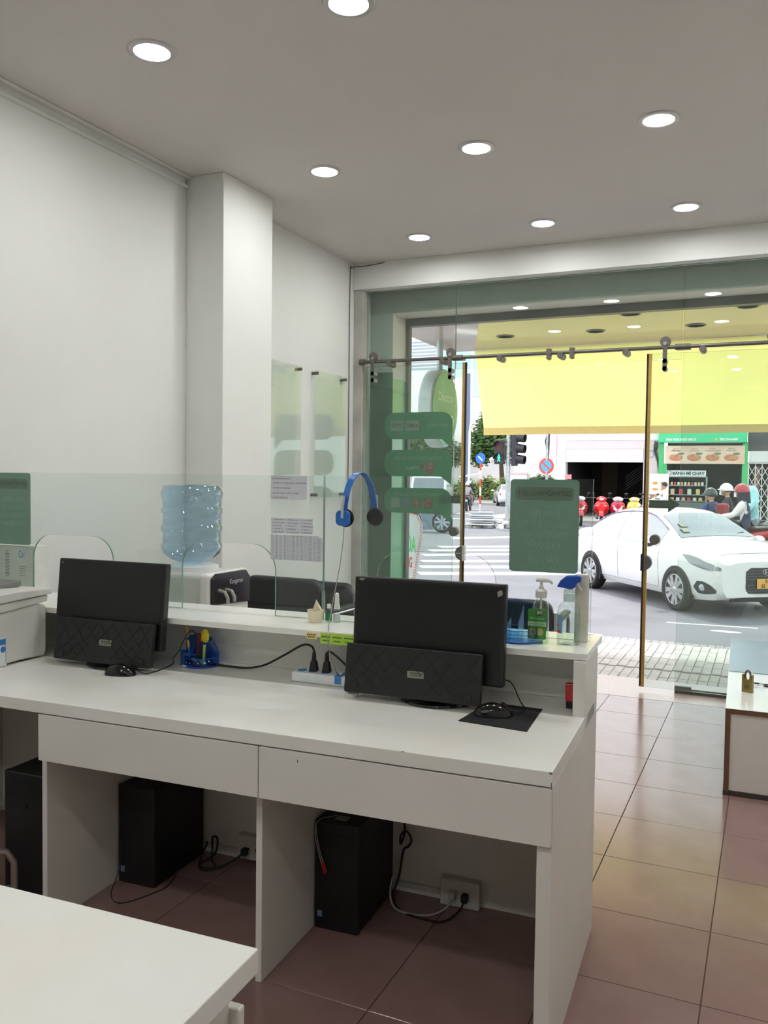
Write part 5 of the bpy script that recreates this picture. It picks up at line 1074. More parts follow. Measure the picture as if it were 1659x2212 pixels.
# ================================================================ people
SKIN = mat('skin', (206, 160, 132), .5, var=.05); HAIR = mat('black_hair', (24, 20, 20), .5, var=.2, scale=80)
RIDE = dict(pelvis=(0, 0, .80), spine=(.02, 0, .98), chest=(.04, 0, 1.16), neck=(.06, 0, 1.31), head=(.09, 0, 1.36),
            sh=(.05, .18, 1.25), el=(.22, .25, 1.03), wr=(.44, .27, 1.0), hp=(.03, .10, .79), kn=(.38, .15, .74), an=(.30, .14, .34), to=(.45, .14, .28))
STAND = dict(pelvis=(0, 0, .93), spine=(0, 0, 1.08), chest=(0, 0, 1.26), neck=(.0, 0, 1.43), head=(.01, 0, 1.48),
             sh=(0, .19, 1.37), el=(.02, .24, 1.10), wr=(.12, .22, .88), hp=(0, .09, .90), kn=(.02, .10, .48), an=(-.02, .10, .09), to=(.13, .11, .04))
def person(name, label, loc, rz, J, top, leg, shoe=(40, 36, 36), sc=1., helmet=None, hair=True, mask=None, hood=None, sleeve=None, pack=None, over=None):
    J = dict(J); 
    if over: J.update(over)
    V, E, Rr, reg = [], [], [], []
    def v(p, r): V.append(p); Rr.append(r); return len(V)-1
    def e(a, b_, t): E.append((a, b_)); reg.append(t)
    pe = v(J['pelvis'], .15); sp = v(J['spine'], .145); ch = v(J['chest'], .165); ne = v(J['neck'], .062); hd = v(J['head'], .058)
    e(pe, sp, 0); e(sp, ch, 0); e(ch, ne, 0); e(ne, hd, 2)
    for s in (-1, 1):
        f = lambda k: (J[k+('L' if s > 0 else 'R')] if k+('L' if s > 0 else 'R') in J else (J[k][0], s*J[k][1], J[k][2]))
        a = v(f('sh'), .085); b_ = v(f('el'), .056); c = v(f('wr'), .036); e(ch, a, 0); e(a, b_, 3); e(b_, c, 3)
        d = (Vector(f('wr'))-Vector(f('el'))).normalized(); hh = v(tuple(Vector(f('wr'))+d*.07), .035); e(c, hh, 2)
        h = v(f('hp'), .105); k = v(f('kn'), .072); n = v(f('an'), .045); t = v(f('to'), .042); e(pe, h, 1); e(h, k, 1); e(k, n, 1); e(n, t, 4)
    me = bpy.data.meshes.new('body'); me.from_pydata(V, E, []); ob = bpy.data.objects.new('body_tmp', me); COL.objects.link(ob)
    sk = ob.modifiers.new('s', 'SKIN'); sk.use_smooth_shade = True
    for i, q in enumerate(me.skin_vertices[0].data): q.radius = (Rr[i], Rr[i]*(.8 if i in (0, 1, 2) else 1)); q.use_root = i == 0
    su = ob.modifiers.new('u', 'SUBSURF'); su.levels = 1
    dg = bpy.context.evaluated_depsgraph_get(); dg.update(); m2 = bpy.data.meshes.new_from_object(ob.evaluated_get(dg)); bpy.data.objects.remove(ob)
    def near(p):
        best = (9, 0)
        for (a, b_), t in zip(E, reg):
            A, B = Vector(V[a]), Vector(V[b_]); k = max(0, min(1, (p-A).dot(B-A)/max(1e-9, (B-A).length_squared))); dd = (p-A.lerp(B, k)).length
            if dd < best[0]: best = (dd, t)
        return best[1]
    o = thing(name, label, 'person', loc, 'l', rz); o.scale = (sc,)*3
    b = mb(o)
    for pl in m2.polygons:
        b.mi = near(pl.center)
        b.add([m2.vertices[i].co for i in pl.vertices], [tuple(range(len(pl.vertices)))])
    bpy.data.meshes.remove(m2)
    b.mi = 2; H = Vector(J['head'])+Vector((.015, 0, .095))
    b.sph(tuple(H), .1, 16, 12, (.98, .76, 1.2)); b.sph((H.x+.05, 0, H.z-.075), .05, 10, 8, (.9, .95, .7))   # skull and jaw
    b.tube([(H.x+.09, 0, H.z+.02), (H.x+.118, 0, H.z-.022), (H.x+.095, 0, H.z-.03)], [.008, .015, .008], 8)   # nose
    for s in (-1, 1):
        b.sph((H.x-.005, s*.078, H.z-.01), .026, 8, 6, (.7, .35, 1.1))
        f = lambda k: (J[k+('L' if s > 0 else 'R')] if k+('L' if s > 0 else 'R') in J else (J[k][0], s*J[k][1], J[k][2]))
        w = Vector(f('wr')); d = (w-Vector(f('el'))).normalized(); u = d.cross(Z_).normalized(); dn = d.cross(u)
        if dn.z > 0: dn = -dn
        base = w+d*.085
        for k in range(4):
            p = base+u*(.024-k*.016); L = (.038, .044, .042, .034)[k]; b.tube([p, p+d*L*.6+dn*.008, p+d*L*.75+dn*(.01+L*.5)], [.0095, .009, .007], 6)
        th = w+d*.03-u*s*.0+u*.035; b.tube([w+d*.025+u*.02, th+d*.02+dn*.01, th+d*.05+dn*.03], [.012, .0105, .008], 6)
    b.mi = 5
    for s in (-1, 1): b.sph((H.x+.088, s*.034, H.z+.012), .012, 8, 6, (.5, 1.2, .6))
    b.box(H.x+.09, H.x+.098, -.022, .022, H.z-.068, H.z-.062)
    T = mat('cloth_%d_%d_%d' % top, top, .8, var=.06, scale=12); Lg = mat('cloth_%d_%d_%d' % leg, leg, .8, var=.06, scale=12); Sh = mat('shoe_%d' % shoe[0], shoe, .6)
    Sl = mat('cloth_%d_%d_%d' % sleeve, sleeve, .8) if sleeve else T
    bm_ = part(o, 'body', b, [T, Lg, SKIN, Sl, Sh, HAIR], 0, 0, 60, fix=False)
    if hair:
        b = mb(o); rows = []
        for i in range(9):
            t = i/8*PI*.62; rows.append([(H.x-.012+.112*math.sin(t)*math.cos(q)*(1 if math.cos(q) < .3 else .93), .09*math.sin(t)*math.sin(q), H.z+.02+.122*math.cos(t)+(max(0, math.cos(q))*.045 if t > 1.2 else 0)) for q in [2*PI*k/16 for k in range(16)]])
        b.grid(rows, True); part(o, 'hair', b, HAIR, 0, 0, 60)
    if helmet:
        hm = mat('helmet_%d_%d_%d' % helmet, helmet, .2, coat=.8); b = mb(o); rows = []
        for i in range(10):
            t = i/9*PI*.56; rows.append([(H.x-.01+.14*math.sin(t)*math.cos(q), .122*math.sin(t)*math.sin(q), H.z+.025+.14*math.cos(t)) for q in [2*PI*k/20 for k in range(20)]])
        b.grid(rows, True); hp_ = part(o, 'helmet', b, hm, 0, 0, 60, thick=-.012)
        b = mb(o); b.grid([[(H.x+.115*math.cos(q)+dx, .122*math.sin(q), H.z+.04-dz) for q in [rad(-60+12*k) for k in range(11)]] for dx, dz in ((0, 0), (.06, .02))]); part(o, 'helmet_peak', b, hm, 0, 0, 60, thick=.006, sub=hp_)
        b = mb(o); b.tube([(H.x, .1, H.z), (H.x+.03, .07, H.z-.09), (H.x+.035, 0, H.z-.125), (H.x+.03, -.07, H.z-.09), (H.x, -.1, H.z)], .006, 6); part(o, 'chin_strap', b, m_cbk, sub=hp_)
    if mask:
        b = mb(o); b.grid([[(H.x+(.112-.04*abs(k)*.8+(.012 if k == 0 else 0)), k*.07, H.z+z) for k in (-1, -.5, 0, .5, 1)] for z in (-.0, -.04, -.09)]); part(o, 'face_mask', b, mat('mask_cloth', mask, .8), 0, 0, 60, thick=.004)
    if hood:
        hm = mat('cloth_%d_%d_%d' % hood, hood, .8); b = mb(o); rows = []
        for i in range(9):
            t = i/8; rows.append([(H.x-.02-.0*t+(.118+.02*t)*math.cos(q), (.10+.03*t)*math.sin(q), H.z+.02-t*.22) for q in [rad(55+10*k) for k in range(26)]])
        b.grid(rows); part(o, 'hood', b, hm, 0, 0, 60, thick=.01)
        if not helmet:
            b = mb(o); b.sph((H.x-.015, 0, H.z+.02), .125, 16, 10, (1, .9, 1.05)); part(o, 'hood_crown', b, hm, 0, 0, 60)
    if pack:
        C = Vector(J['chest']); b = mb(o); b.prism(rrect(C.z-.28, C.z+.12, -.14, .14, .06), 0, .14, 'x') if False else b.box(C.x-.30, C.x-.14, -.14, .14, C.z-.28, C.z+.14); part(o, 'backpack', b, mat('cloth_%d_%d_%d' % pack, pack, .7), .05, 3)
    return o
W180 = PI
def rider(x, y, rz, lab_b, lab_p, c1, c2, sc=1.06, z=ZR, **k):
    scooter((x, y, z), rz, lab_b, c1, c2, sc=sc)
    return person('person', lab_p, (x-.1*math.cos(rz)*sc, y-.1*math.sin(rz)*sc, z), rz, RIDE, sc=sc, **k)
rider(-.56, 18.9, PI-.05, 'red and black motorbike under the rider with the red helmet', 'rider in red helmet, white mask and navy jacket with pale sleeves beyond the car', (176, 36, 50), (48, 44, 46), top=(42, 52, 84), leg=(60, 62, 80), sleeve=(236, 228, 224), helmet=(176, 30, 48), mask=(230, 230, 232), hood=(34, 36, 52), hair=False, sc=1.1)
rider(-1.20, 19.6, PI-.5, 'dark blue motorbike under the rider with the black helmet', 'rider in black helmet and blue jacket carrying a red backpack, seen from behind', (50, 56, 80), (60, 60, 70), top=(58, 68, 112), leg=(50, 50, 60), helmet=(36, 36, 40), pack=(150, 40, 48), sc=1.04)
rider(-.98, 21.6, PI, 'grey motorbike under the rider with the white cap', 'rider in white helmet and dark shirt looking left', (120, 120, 126), (90, 90, 96), top=(56, 54, 60), leg=(60, 60, 66), helmet=(240, 240, 240), mask=(50, 46, 48), sc=1.1)
rider(-.42, 20.6, PI, 'orange motorbike under the person in the pale blue coat', 'person in hooded pale blue coat behind the rider with red helmet', (226, 104, 60), (220, 220, 220), top=(170, 226, 232), leg=(150, 150, 160), hood=(180, 230, 236), hair=False, sc=1.08)
rider(-15.5, 45.6, rad(100), 'black motorbike far down the street with two riders', 'motorcyclist in dark jacket and white helmet far down the street', (40, 38, 42), (60, 58, 62), top=(38, 42, 58), leg=(170, 160, 156), helmet=(244, 244, 246))
person('person', 'pillion passenger in white helmet on the far black motorbike', (-15.5+.04, 45.6-.42, ZR), rad(100), RIDE, (176, 170, 172), (120, 110, 116), sc=1.0, helmet=(236, 238, 240))
person('person', 'standing man with black hair and white shirt in front of the menu poster', (-3.66, 33.5, ZR), PI+.15, STAND, (238, 236, 236), (60, 60, 70), sc=1.04)
rider(-3.98, 32.5, PI, 'white motorbike beside the standing man', 'rider in grey and white helmet beside the standing man', (226, 226, 230), (190, 190, 196), top=(236, 236, 240), leg=(90, 90, 100), helmet=(216, 214, 218), sc=.9)
# ================================================================ shops across the street (facade at y = 40)
FY = 40.
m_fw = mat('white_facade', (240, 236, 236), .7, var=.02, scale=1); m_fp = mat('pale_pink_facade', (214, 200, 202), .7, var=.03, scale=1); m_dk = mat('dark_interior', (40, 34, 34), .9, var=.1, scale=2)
m_gn = mat('mint_green_fascia', (64, 206, 144), .4, var=.03); m_gn2 = mat('green_post', (70, 190, 112), .5, var=.03)
o = thing('shop_building', 'white shop building with half lowered shutter and dark garage', 'building', (-7.2, FY, -.3))
b = mb(o); b.box(-9.25, -8.85, FY, FY+.4, -.3, 7.5); part(o, 'column', b, m_fw, .01)
b = mb(o); b.box(-8.85, -4.66, FY, FY+.4, 3.25, 7.5); part(o, 'upper_wall', b, m_fw)
b = mb(o); b.box(-8.85, -5.32, FY+.02, FY+.4, 2.85, 3.25); part(o, 'lintel', b, m_fp)
b = mb(o); b.box(-5.32, -4.66, FY+.01, FY+.4, -.3, 3.25); part(o, 'side_wall', b, m_fp)
sh = mat('shutter_white', (226, 222, 226), .5)
b = mb(o)
for k in range(8): b.box(-8.84, -5.34, FY+.03+(k % 2)*.01, FY+.08, 2.24+k*.076, 2.24+(k+1)*.076)
part(o, 'roller_shutter', b, sh)
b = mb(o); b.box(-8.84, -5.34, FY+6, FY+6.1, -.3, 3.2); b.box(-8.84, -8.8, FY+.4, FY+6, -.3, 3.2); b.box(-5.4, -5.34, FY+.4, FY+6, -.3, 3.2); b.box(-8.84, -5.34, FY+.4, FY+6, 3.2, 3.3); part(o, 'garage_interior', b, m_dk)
b = mb(o); b.box(-8.2, -7.4, FY+5.9, FY+5.98, -.3, 2.6); part(o, 'inner_panel', b, mat('brown_panel', (70, 58, 50), .8))
rl = mat('stair_rail', (170, 170, 168), .4, metal=.5)
for k in range(6):
    b = mb(o); b.tube([(-6.7, FY+4, .95+k*.13), (-5.6, FY+4, 1.75+k*.13)], .012, 6); part(o, 'stair_rail', b, rl)
b = mb(o)
for k in range(5): b.box(-6.8+k*.25, -6.5+k*.25, FY+4, FY+5, .2+k*.2, .35+k*.2)
part(o, 'stair', b, m_dk)
for z in (1.28, 1.55):
    b = mb(o); b.box(-8.84, -8.55, FY-.02, FY, z-.11, z+.11); part(o, 'small_red_sign', b, mat('faded_red_sign', (206, 140, 142), .6))
b = mb(o); b.tube([(-5.0+.12*math.cos(rad(a)), FY-.02, 2.62+.16*math.sin(rad(a))) for a in range(0, 360, 24)], .012, 6, True); part(o, 'wire_loop', b, mat('blue_wire', (110, 140, 190), .5))
b = mb(o)
for k in range(9): b.tube([(-4.78+rnd.uniform(-.08, .08), FY-.03-rnd.uniform(0, .05), 3.2), (-4.8+rnd.uniform(-.1, .1), FY-.06, 2.8), (-4.68+rnd.uniform(-.05, .05), FY-.03, 2.3), (-4.62, FY-.03, 1.5)], .012, 5)
b.sph((-4.8, FY-.06, 2.95), .1, 10, 8, (.9, .5, 2)); part(o, 'cable_bundle', b, m_cbk)
o = thing('sandwich_shop', 'green fronted sandwich shop across the street', 'shop', (-2.8, FY, -.3))
b = mb(o); b.box(-4.65, -1.02, FY-.35, FY, 3.12, 3.9); fa = part(o, 'fascia', b, m_gn, .01)
b = mb(o); text(b, '0968 9908-33609 308.33', .14, (-3.7, FY-.352, 3.24), X_, Z_, bold=.004, w=1.25); text(b, '028 2266-6688', .14, (-1.75, FY-.352, 3.24), X_, Z_, bold=.004, w=.72); part(o, 'lettering', b, m_fw, 0, 0, 0, sub=fa, fix=False)
b = mb(o); b.lathe([(.055, 0), (.055, .005)], (-2.26, FY-.352, 3.24), (0, -1, 0), 14); part(o, 'phone_badge', b, m_yel, sub=fa)
b = mb(o); b.box(-4.65, -4.45, FY-.1, FY+.1, -.3, 3.12); part(o, 'post', b, m_gn2)
b = mb(o); b.box(-4.45, -4.3, FY-.08, FY+.1, -.3, 2.2); part(o, 'post', b, m_gn2)
b = mb(o); b.box(-1.2, -.98, FY-.1, FY+.1, -.3, 3.12); part(o, 'post', b, m_gn2)
b = mb(o); b.box(-4.36, -1.1, FY-.16, FY-.1, 2.18, 2.98); mbd = part(o, 'menu_board', b, mat('beige_menu', (226, 204, 182), .5, var=.12, scale=1.2, rgb2=(218, 176, 150)), .005)
for k, (t1, t2) in enumerate((('BÁNH MÌ', 'PHÔ MAI'), ('BÁNH MÌ', 'CHẢ BÔNG'), ('BÁNH MÌ', 'CÁ MÒI CHẢ BÔNG'), ('BÁNH MÌ', 'THẬP CẨM'))):
    x = -3.92+k*.76; b = mb(o); text(b, t1, .07, (x, FY-.163, 2.84), X_, Z_, w=.24); text(b, t2, .085, (x, FY-.163, 2.75), X_, Z_, bold=.003, w=(.36, .42, .66, .42)[k]); part(o, 'menu_lettering', b, m_ink, 0, 0, 0, sub=mbd, fix=False)
    b = mb(o); b.sph((x, FY-.16, 2.46), .3, 14, 8, (1, .06, .5)); part(o, 'sandwich_print', b, mat('bread_print', (206, 146, 110), .6, var=.2, scale=6, rgb2=(168, 100, 76)), 0, 0, 60, sub=mbd)
    b = mb(o); b.prism(rrect(x+.08, x+.34, 2.58, 2.67, .04), FY-.168, FY-.163); part(o, 'price_tag', b, mat('green_price', (96, 140, 110), .5), sub=mbd)
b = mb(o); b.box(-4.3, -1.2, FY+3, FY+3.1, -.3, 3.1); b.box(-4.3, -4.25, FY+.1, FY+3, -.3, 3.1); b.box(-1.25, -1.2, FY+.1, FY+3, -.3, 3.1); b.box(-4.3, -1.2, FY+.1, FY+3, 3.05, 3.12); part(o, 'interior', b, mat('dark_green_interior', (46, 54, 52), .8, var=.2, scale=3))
# display cart
o = thing('food_cart', 'glass food display cart with shop lettering inside the green shop', 'cart', (-3.4, 39.2, -.3))
b = mb(o); b.box(-4.22, -2.6, 39.2, 39.24, 1.62, 1.88); sg_ = part(o, 'sign_panel', b, mat('grey_sign_panel', (206, 214, 214), .5), .004)
b = mb(o); text(b, 'BÁNH MÌ CHAY', .17, (-3.32, 39.196, 1.75), X_, Z_, bold=.006, w=1.32); part(o, 'lettering', b, mat('dark_sign_print', (40, 52, 50), .6), 0, 0, 0, sub=sg_, fix=False)
b = mb(o); b.tube([(-4.1+.09*math.cos(rad(a)), 39.19, 1.78+.09*math.sin(rad(a))) for a in range(0, 360, 24)], .014, 6, True); part(o, 'logo_ring', b, m_dark, sub=sg_)
fr_ = mat('cart_frame', (150, 156, 156), .4, metal=.4)
for z in (1.60, 1.22, .82, .55, .05):
    b = mb(o); b.box(-4.2, -2.58, 39.2, 39.7, z-.015, z+.015); part(o, 'shelf', b, fr_)
for x in (-4.2, -2.58):
    for y in (39.2, 39.7): b = mb(o); b.box(x-.02, x+.02, y-.02, y+.02, -.3, 1.62); part(o, 'post', b, fr_)
b = mb(o); b.box(-4.18, -2.6, 39.22, 39.68, -.25, .5); part(o, 'counter_body', b, mat('grey_cart_body', (96, 106, 104), .5))
cols3 = ((222, 196, 150), (206, 216, 200), (226, 226, 222), (198, 70, 78), (214, 190, 120))
k = 0
for z, n, w, h in ((1.235, 10, .09, .14), (.835, 4, .16, .24), (.565, 6, .14, .14)):
    for i in range(n):
        x = -4.05+i*(1.4/n); c = cols3[(i*2+k) % 5]; k += 1
        solo('food_pack', '%s food pack, %s on the %s shelf of the cart' % ({222: 'tan', 206: 'pale green', 226: 'white', 198: 'red', 214: 'yellow'}[c[0]], ('leftmost', 'second from the left', 'third from the left', 'fourth from the left', 'fifth from the left', 'sixth from the left', 'seventh from the left', 'eighth from the left', 'ninth from the left', 'rightmost')[i], {1.235: 'upper', .835: 'middle', .565: 'lower'}[z]), 'food pack', (x+w/2, 39.35, z), 'w', lambda m, x=x, w=w, z=z, h=h: (m.prism(rrect(x, x+w, z+.0005, z+h, w*.18, 3), 39.3, 39.42), m.box(x+w*.1, x+w*.9, 39.295, 39.3, z+h*.35, z+h*.6)), mat('pack_%d' % c[0], c, .5), group='food packs on the cart', bevel=.006)
o = thing('menu_poster', 'white menu poster on a stand left of the food cart', 'poster', (-4.5, 38.6, -.3))
b = mb(o); b.box(-4.86, -4.06, 38.6, 38.63, .3, 1.72); pp = part(o, 'panel', b, m_fw, .005)
for i in range(2):
    for j in range(3): b = mb(o); b.sph((-4.62+i*.34, 38.6, 1.32-j*.27), .12, 12, 8, (1, .05, .55)); part(o, 'dish_print', b, mat('bread_orange', (226, 166, 90), .6), 0, 0, 60, sub=pp)
b = mb(o); b.tube([(-4.8, 38.62, .3), (-4.8, 38.75, -.3)], .02, 6); b.tube([(-4.12, 38.62, .3), (-4.12, 38.75, -.3)], .02, 6); part(o, 'stand_leg', b, fr_)
# folding gate
o = thing('folding_gate', 'white folding lattice gate right of the green shop', 'gate', (.2, FY, -.3))
wg = mat('white_gate_paint', (232, 232, 230), .5)
for k in range(11):
    x = -.93+k*.26; b = mb(o); b.box(x-.014, x+.014, FY-.01, FY+.01, -.28, 2.2); part(o, 'gate_bar', b, wg)
for k in range(10):
    x = -.93+k*.26
    for i in range(5):
        z = -.2+i*.46
        b = mb(o); b.tube([(x, FY-.014, z), (x+.26, FY-.014, z+.46)], .012, 4); b.tube([(x, FY-.018, z+.46), (x+.26, FY-.018, z)], .012, 4); part(o, 'lattice_cross', b, wg)
b = mb(o); b.box(-.97, 1.8, FY-.05, FY+.05, 2.2, 2.26); b.box(-.99, -.95, FY-.05, FY+.05, -.3, 2.26); part(o, 'gate_frame', b, mat('grey_gate_frame', (196, 196, 196), .5))
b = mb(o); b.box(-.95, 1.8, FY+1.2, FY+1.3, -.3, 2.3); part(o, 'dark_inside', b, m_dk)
b = mb(o); b.box(-.72, -.5, FY+.3, FY+.35, -.3, 2.1); part(o, 'inner_door', b, mat('brown_door', (140, 106, 92), .6))
o = thing('grey_building', 'dark grey weathered wall above the folding gate', 'building', (1, FY, 2.3))
b = mb(o); b.box(-1.0, 6, FY, FY+.4, 2.75, 7); part(o, 'weathered_wall', b, mat('weathered_grey', (96, 94, 96), .9, var=.3, scale=2, rgb2=(64, 62, 64)))
for x in (-.93, .1, 1.1): b = mb(o); b.box(x, x+.98, FY-.02, FY+.1, 2.28, 2.74); part(o, 'header_board', b, mat('pale_board_white', (222, 220, 218), .6), .006)
b = mb(o); b.box(1.85, 6, FY, FY+.4, -.3, 2.75); part(o, 'lower_wall', b, m_fp)
# white blocks further left
def block(name, lab, x0, x1, y0, y1, z1, m_, win=None):
    o = thing(name, lab, 'building', ((x0+x1)/2, y0, -.3)); b = mb(o); b.box(x0, x1, y0, y1, -.3, z1); part(o, 'walls', b, m_, .02)
    if win:
        for (a, c, z0, z2, mm, nm) in win: b = mb(o); b.box(a, c, y0-.06, y0+.02, z0, z2); part(o, nm, b, mm)
    return o
m_pale = mat('pale_cyan_glass', (190, 222, 232), .2, var=.05); m_lou = mat('louvre_grey', (170, 180, 192), .5); m_pink = mat('pink_banner', (236, 150, 190), .6)
block('white_building', 'plain white building behind the no parking sign', -13.3, -9.45, 47, 54, 9, m_fw, [(-10.6, -9.6, 1.4, 2.5, m_pale, 'glass_band'), (-10.9, -10.3, 2.7, 3.9, m_pink, 'pink_sign'), (-10.9, -9.4, 2.4, 2.55, m_lou, 'ledge')])
block('low_white_wall', 'low white garden wall beyond the traffic light pole', -12.7, -11.75, 44, 44.6, 1.7, m_fw, [(-12.75, -11.7, 1.68, 1.78, m_fp, 'coping')])
w_ = [(-30.2+.0, -27.6, 11.2+k*.3, 11.34+k*.3, m_lou, 'louvre') for k in range(9)]+[(-33, -30.6, 12.6, 13.6, m_pale, 'window_band'), (-27.4, -24.5, 10.4, 13.2, m_pale, 'window_band'), (-24.3, -21.5, 8.6, 12.0, m_pale, 'window_band'), (-24.3, -21.5, 12.4, 13.4, m_pale, 'window_band')]
block('tower_block', 'pale tower block with louvres and glass bands far down the street', -34, -19.5, 72, 84, 24, m_fw, w_)
block('far_house', 'pale house behind the hedge far down the street', -40, -35, 80, 88, 6, mat('cream_house', (214, 204, 190), .7))
# ================================================================ poles, signals and signs
m_galv = mat('galvanised_pole', (186, 190, 196), .45, metal=.3, var=.2, scale=14, rgb2=(140, 142, 148))
P0 = Vector((-8.93, 30.74, ZR))
o = thing('signal_pole', 'galvanised traffic signal pole with a green walking man', 'traffic light', P0, 'l')
b = mb(o); b.tube([(0, 0, 0), (0, 0, .25), (0, 0, 4.4)], [.11, .085, .075], 14); part(o, 'pole', b, m_galv, smooth=60)
m_sig = mat('signal_black', (40, 40, 44), .4)
b = mb(o); b.box(-.50, -.12, -.16, .06, 2.36, 3.26); ps_ = part(o, 'pedestrian_signal', b, m_sig, .02)
for z, mm in ((3.03, mat('dark_red_lens', (84, 30, 30), .4)), (2.58, mat('dark_lens', (22, 40, 38), .4))):
    b = mb(o); b.lathe([(.16, 0), (.16, .01)], (-.31, -.16, z), (0, -1, 0), 20); part(o, 'lens', b, mm, sub=ps_)
    b = mb(o); b.grid([[(-.31+.18*math.cos(rad(a)), -.16-d, z+.18*math.sin(rad(a))) for a in range(-10, 191, 20)] for d in (0, .2)]); part(o, 'visor', b, m_sig, thick=.01, smooth=60, sub=ps_)
b = mb(o)
gm = mat('green_man', (60, 255, 190), .5, emit=1.6)
b.sph((-.31, -.175, 2.69), .035, 10, 6, (1, .3, 1)); b.prism([(-.35, 2.645), (-.27, 2.645), (-.25, 2.56), (-.285, 2.58), (-.29, 2.55), (-.25, 2.46), (-.285, 2.46), (-.31, 2.52), (-.34, 2.46), (-.37, 2.46), (-.335, 2.56), (-.335, 2.585), (-.37, 2.57)], -.18, -.172); part(o, 'walking_man', b, gm, sub=ps_)
b = mb(o); b.box(.14, .34, -.12, .12, 2.3, 3.6); vs_ = part(o, 'vehicle_signal', b, m_sig, .02)
for z in (2.55, 2.95, 3.35):
    b = mb(o); b.lathe([(.15, 0), (.17, .0), (.16, .3), (.145, .3), (.14, .02)], (.34, 0, z), (1, -.15, -.12), 18); part(o, 'visor', b, m_sig, sub=vs_)
b = mb(o); b.tube([(0, 0, 3.1), (-.12, -.05, 3.1)], .025, 6); b.tube([(0, 0, 2.6), (.14, 0, 2.6)], .025, 6); part(o, 'bracket', b, m_galv)
b = mb(o); b.lathe([(.06, 0), (.1, .08), (.07, .14), (.03, .16)], (-.7, .2, 2.45), n=12); b.tube([(0, 0, 2.7), (-.4, .1, 2.75), (-.7, .2, 2.6)], .015, 6); part(o, 'side_lamp', b, m_fw)
def rsign(loc, r, cols, bar, lab, post, name='road_sign', stripes=False):
    o = thing(name, lab, 'road sign', loc, 'l', rad(-12)); zc = post[0]
    b = mb(o); b.lathe([(r, 0), (r, .02)], (0, -.02, zc), (0, -1, 0), 28); d = part(o, 'disc', b, cols[0])
    if cols[1]: b = mb(o); b.lathe([(r*.72, 0), (r*.72, .004)], (0, -.041, zc), (0, -1, 0), 28); part(o, 'inner_disc', b, cols[1], sub=d)
    b = mb(o); t = rad(bar[1]); L = r*bar[2]; u = Vector((math.cos(t), 0, math.sin(t))); n = Vector((-u.z, 0, u.x))*r*bar[3]; c = Vector((0, -.049, zc)); f = Vector((0, -.004, 0))
    b.hexa([c-u*L-n, c+u*L-n, c+u*L+n, c-u*L+n, c-u*L-n+f, c+u*L-n+f, c+u*L+n+f, c-u*L+n+f]); part(o, 'bar', b, bar[0], sub=d)
    z0, z1 = post[1], post[2]
    if stripes:
        k = 0; z = z0
        while z < z1-1e-3:
            e = min(z+.45, z1); b = mb(o); b.cyl((0, 0, z), (0, 0, e), .05, n=10); part(o, 'post_band', b, stripes[k % 2]); z = e; k += 1
    else: b = mb(o); b.cyl((0, .0, z0), (0, .0, z1), .05, n=10); part(o, 'post', b, m_galv)
    return o
m_sb = mat('sign_blue', (30, 110, 222), .4); m_sr = mat('sign_red', (232, 72, 62), .4); m_sbl = mat('sign_light_blue', (70, 170, 236), .4)
rsign((-14.3, 44, ZR), .29, (m_sb, None), (m_fw, -42, .62, .12), 'round blue road sign on a red and white striped post', (2.9, 0, 2.65), stripes=(m_fw, m_sr))
ns = rsign((-7.47, 30.7, ZR), .29, (m_sr, m_sbl), (m_sr, -42, .8, .1), 'round red and blue no parking sign beside the white building', (2.30, 0, 4.4))
for k in range(4): b = mb(ns); b.tube([(.03+.05*k*.4, .05, 3.9), (.08*math.cos(k*2), .06*math.sin(k*2), 3.2), (.03, .06, 2.5)], .02, 6); part(ns, 'cable_wrap', b, m_cbk)
o = thing('street_lamp', 'white curved street lamp in front of the tree', 'street lamp', (-17.0, 50, ZR), 'l')
b = mb(o); b.tube([(0, 0, 0), (0, 0, 4.6), (.08, 0, 5.2), (.4, 0, 5.8), (1.0, 0, 6.1)], .07, 10); part(o, 'pole', b, m_fw, smooth=60)
b = mb(o); b.sph((1.2, 0, 6.08), .2, 10, 6, (1.4, .6, .3)); part(o, 'lamp_head', b, m_fw)
b = mb(o); b.tube([(-.6, 0, 1.9), (.6, 0, 2.1), (1.0, 0, 2.6)], .05, 8); part(o, 'arm', b, m_fw)
solo('utility_pole', 'tall slim blue grey pole left of the banner', 'pole', (-20.2, 59, ZR), 'w', lambda m: m.tube([(-20.2, 59, ZR), (-20.2, 59, 9.0)], [.2, .14], 10), mat('blue_grey_pole', (96, 112, 140), .5))
# debris heap by the signal pole
for i in range(26):
    a = rnd.uniform(0, 6.28); r_ = abs(rnd.gauss(0, .55)); x, y = P0.x-.55+r_*math.cos(a)*1.3, P0.y-.25+r_*math.sin(a)*.8; s = rnd.uniform(.1, .28); h = s*rnd.uniform(.3, .8); z = ZR+max(0, .35-r_*.4)*rnd.random()
    pts = [(sx*s*rnd.uniform(.7, 1.1), sy*s*rnd.uniform(.5, 1), zz*h*rnd.uniform(.8, 1.2)) for zz in (0, 1) for sx, sy in ((-1, -1), (1, -1), (1, 1), (-1, 1))]
    lab = 'pale broken concrete piece in the rubble heap at the signal pole' if i % 3 else 'white broken slab piece in the rubble heap at the signal pole'
    solo('rubble_piece', lab, 'rubble', (x, y, z-.02), 'l', lambda m, pts=pts: m.hexa(pts), m_conc if i % 3 else m_fw, rnd.uniform(0, 3), group='rubble at the signal pole', smooth=0)
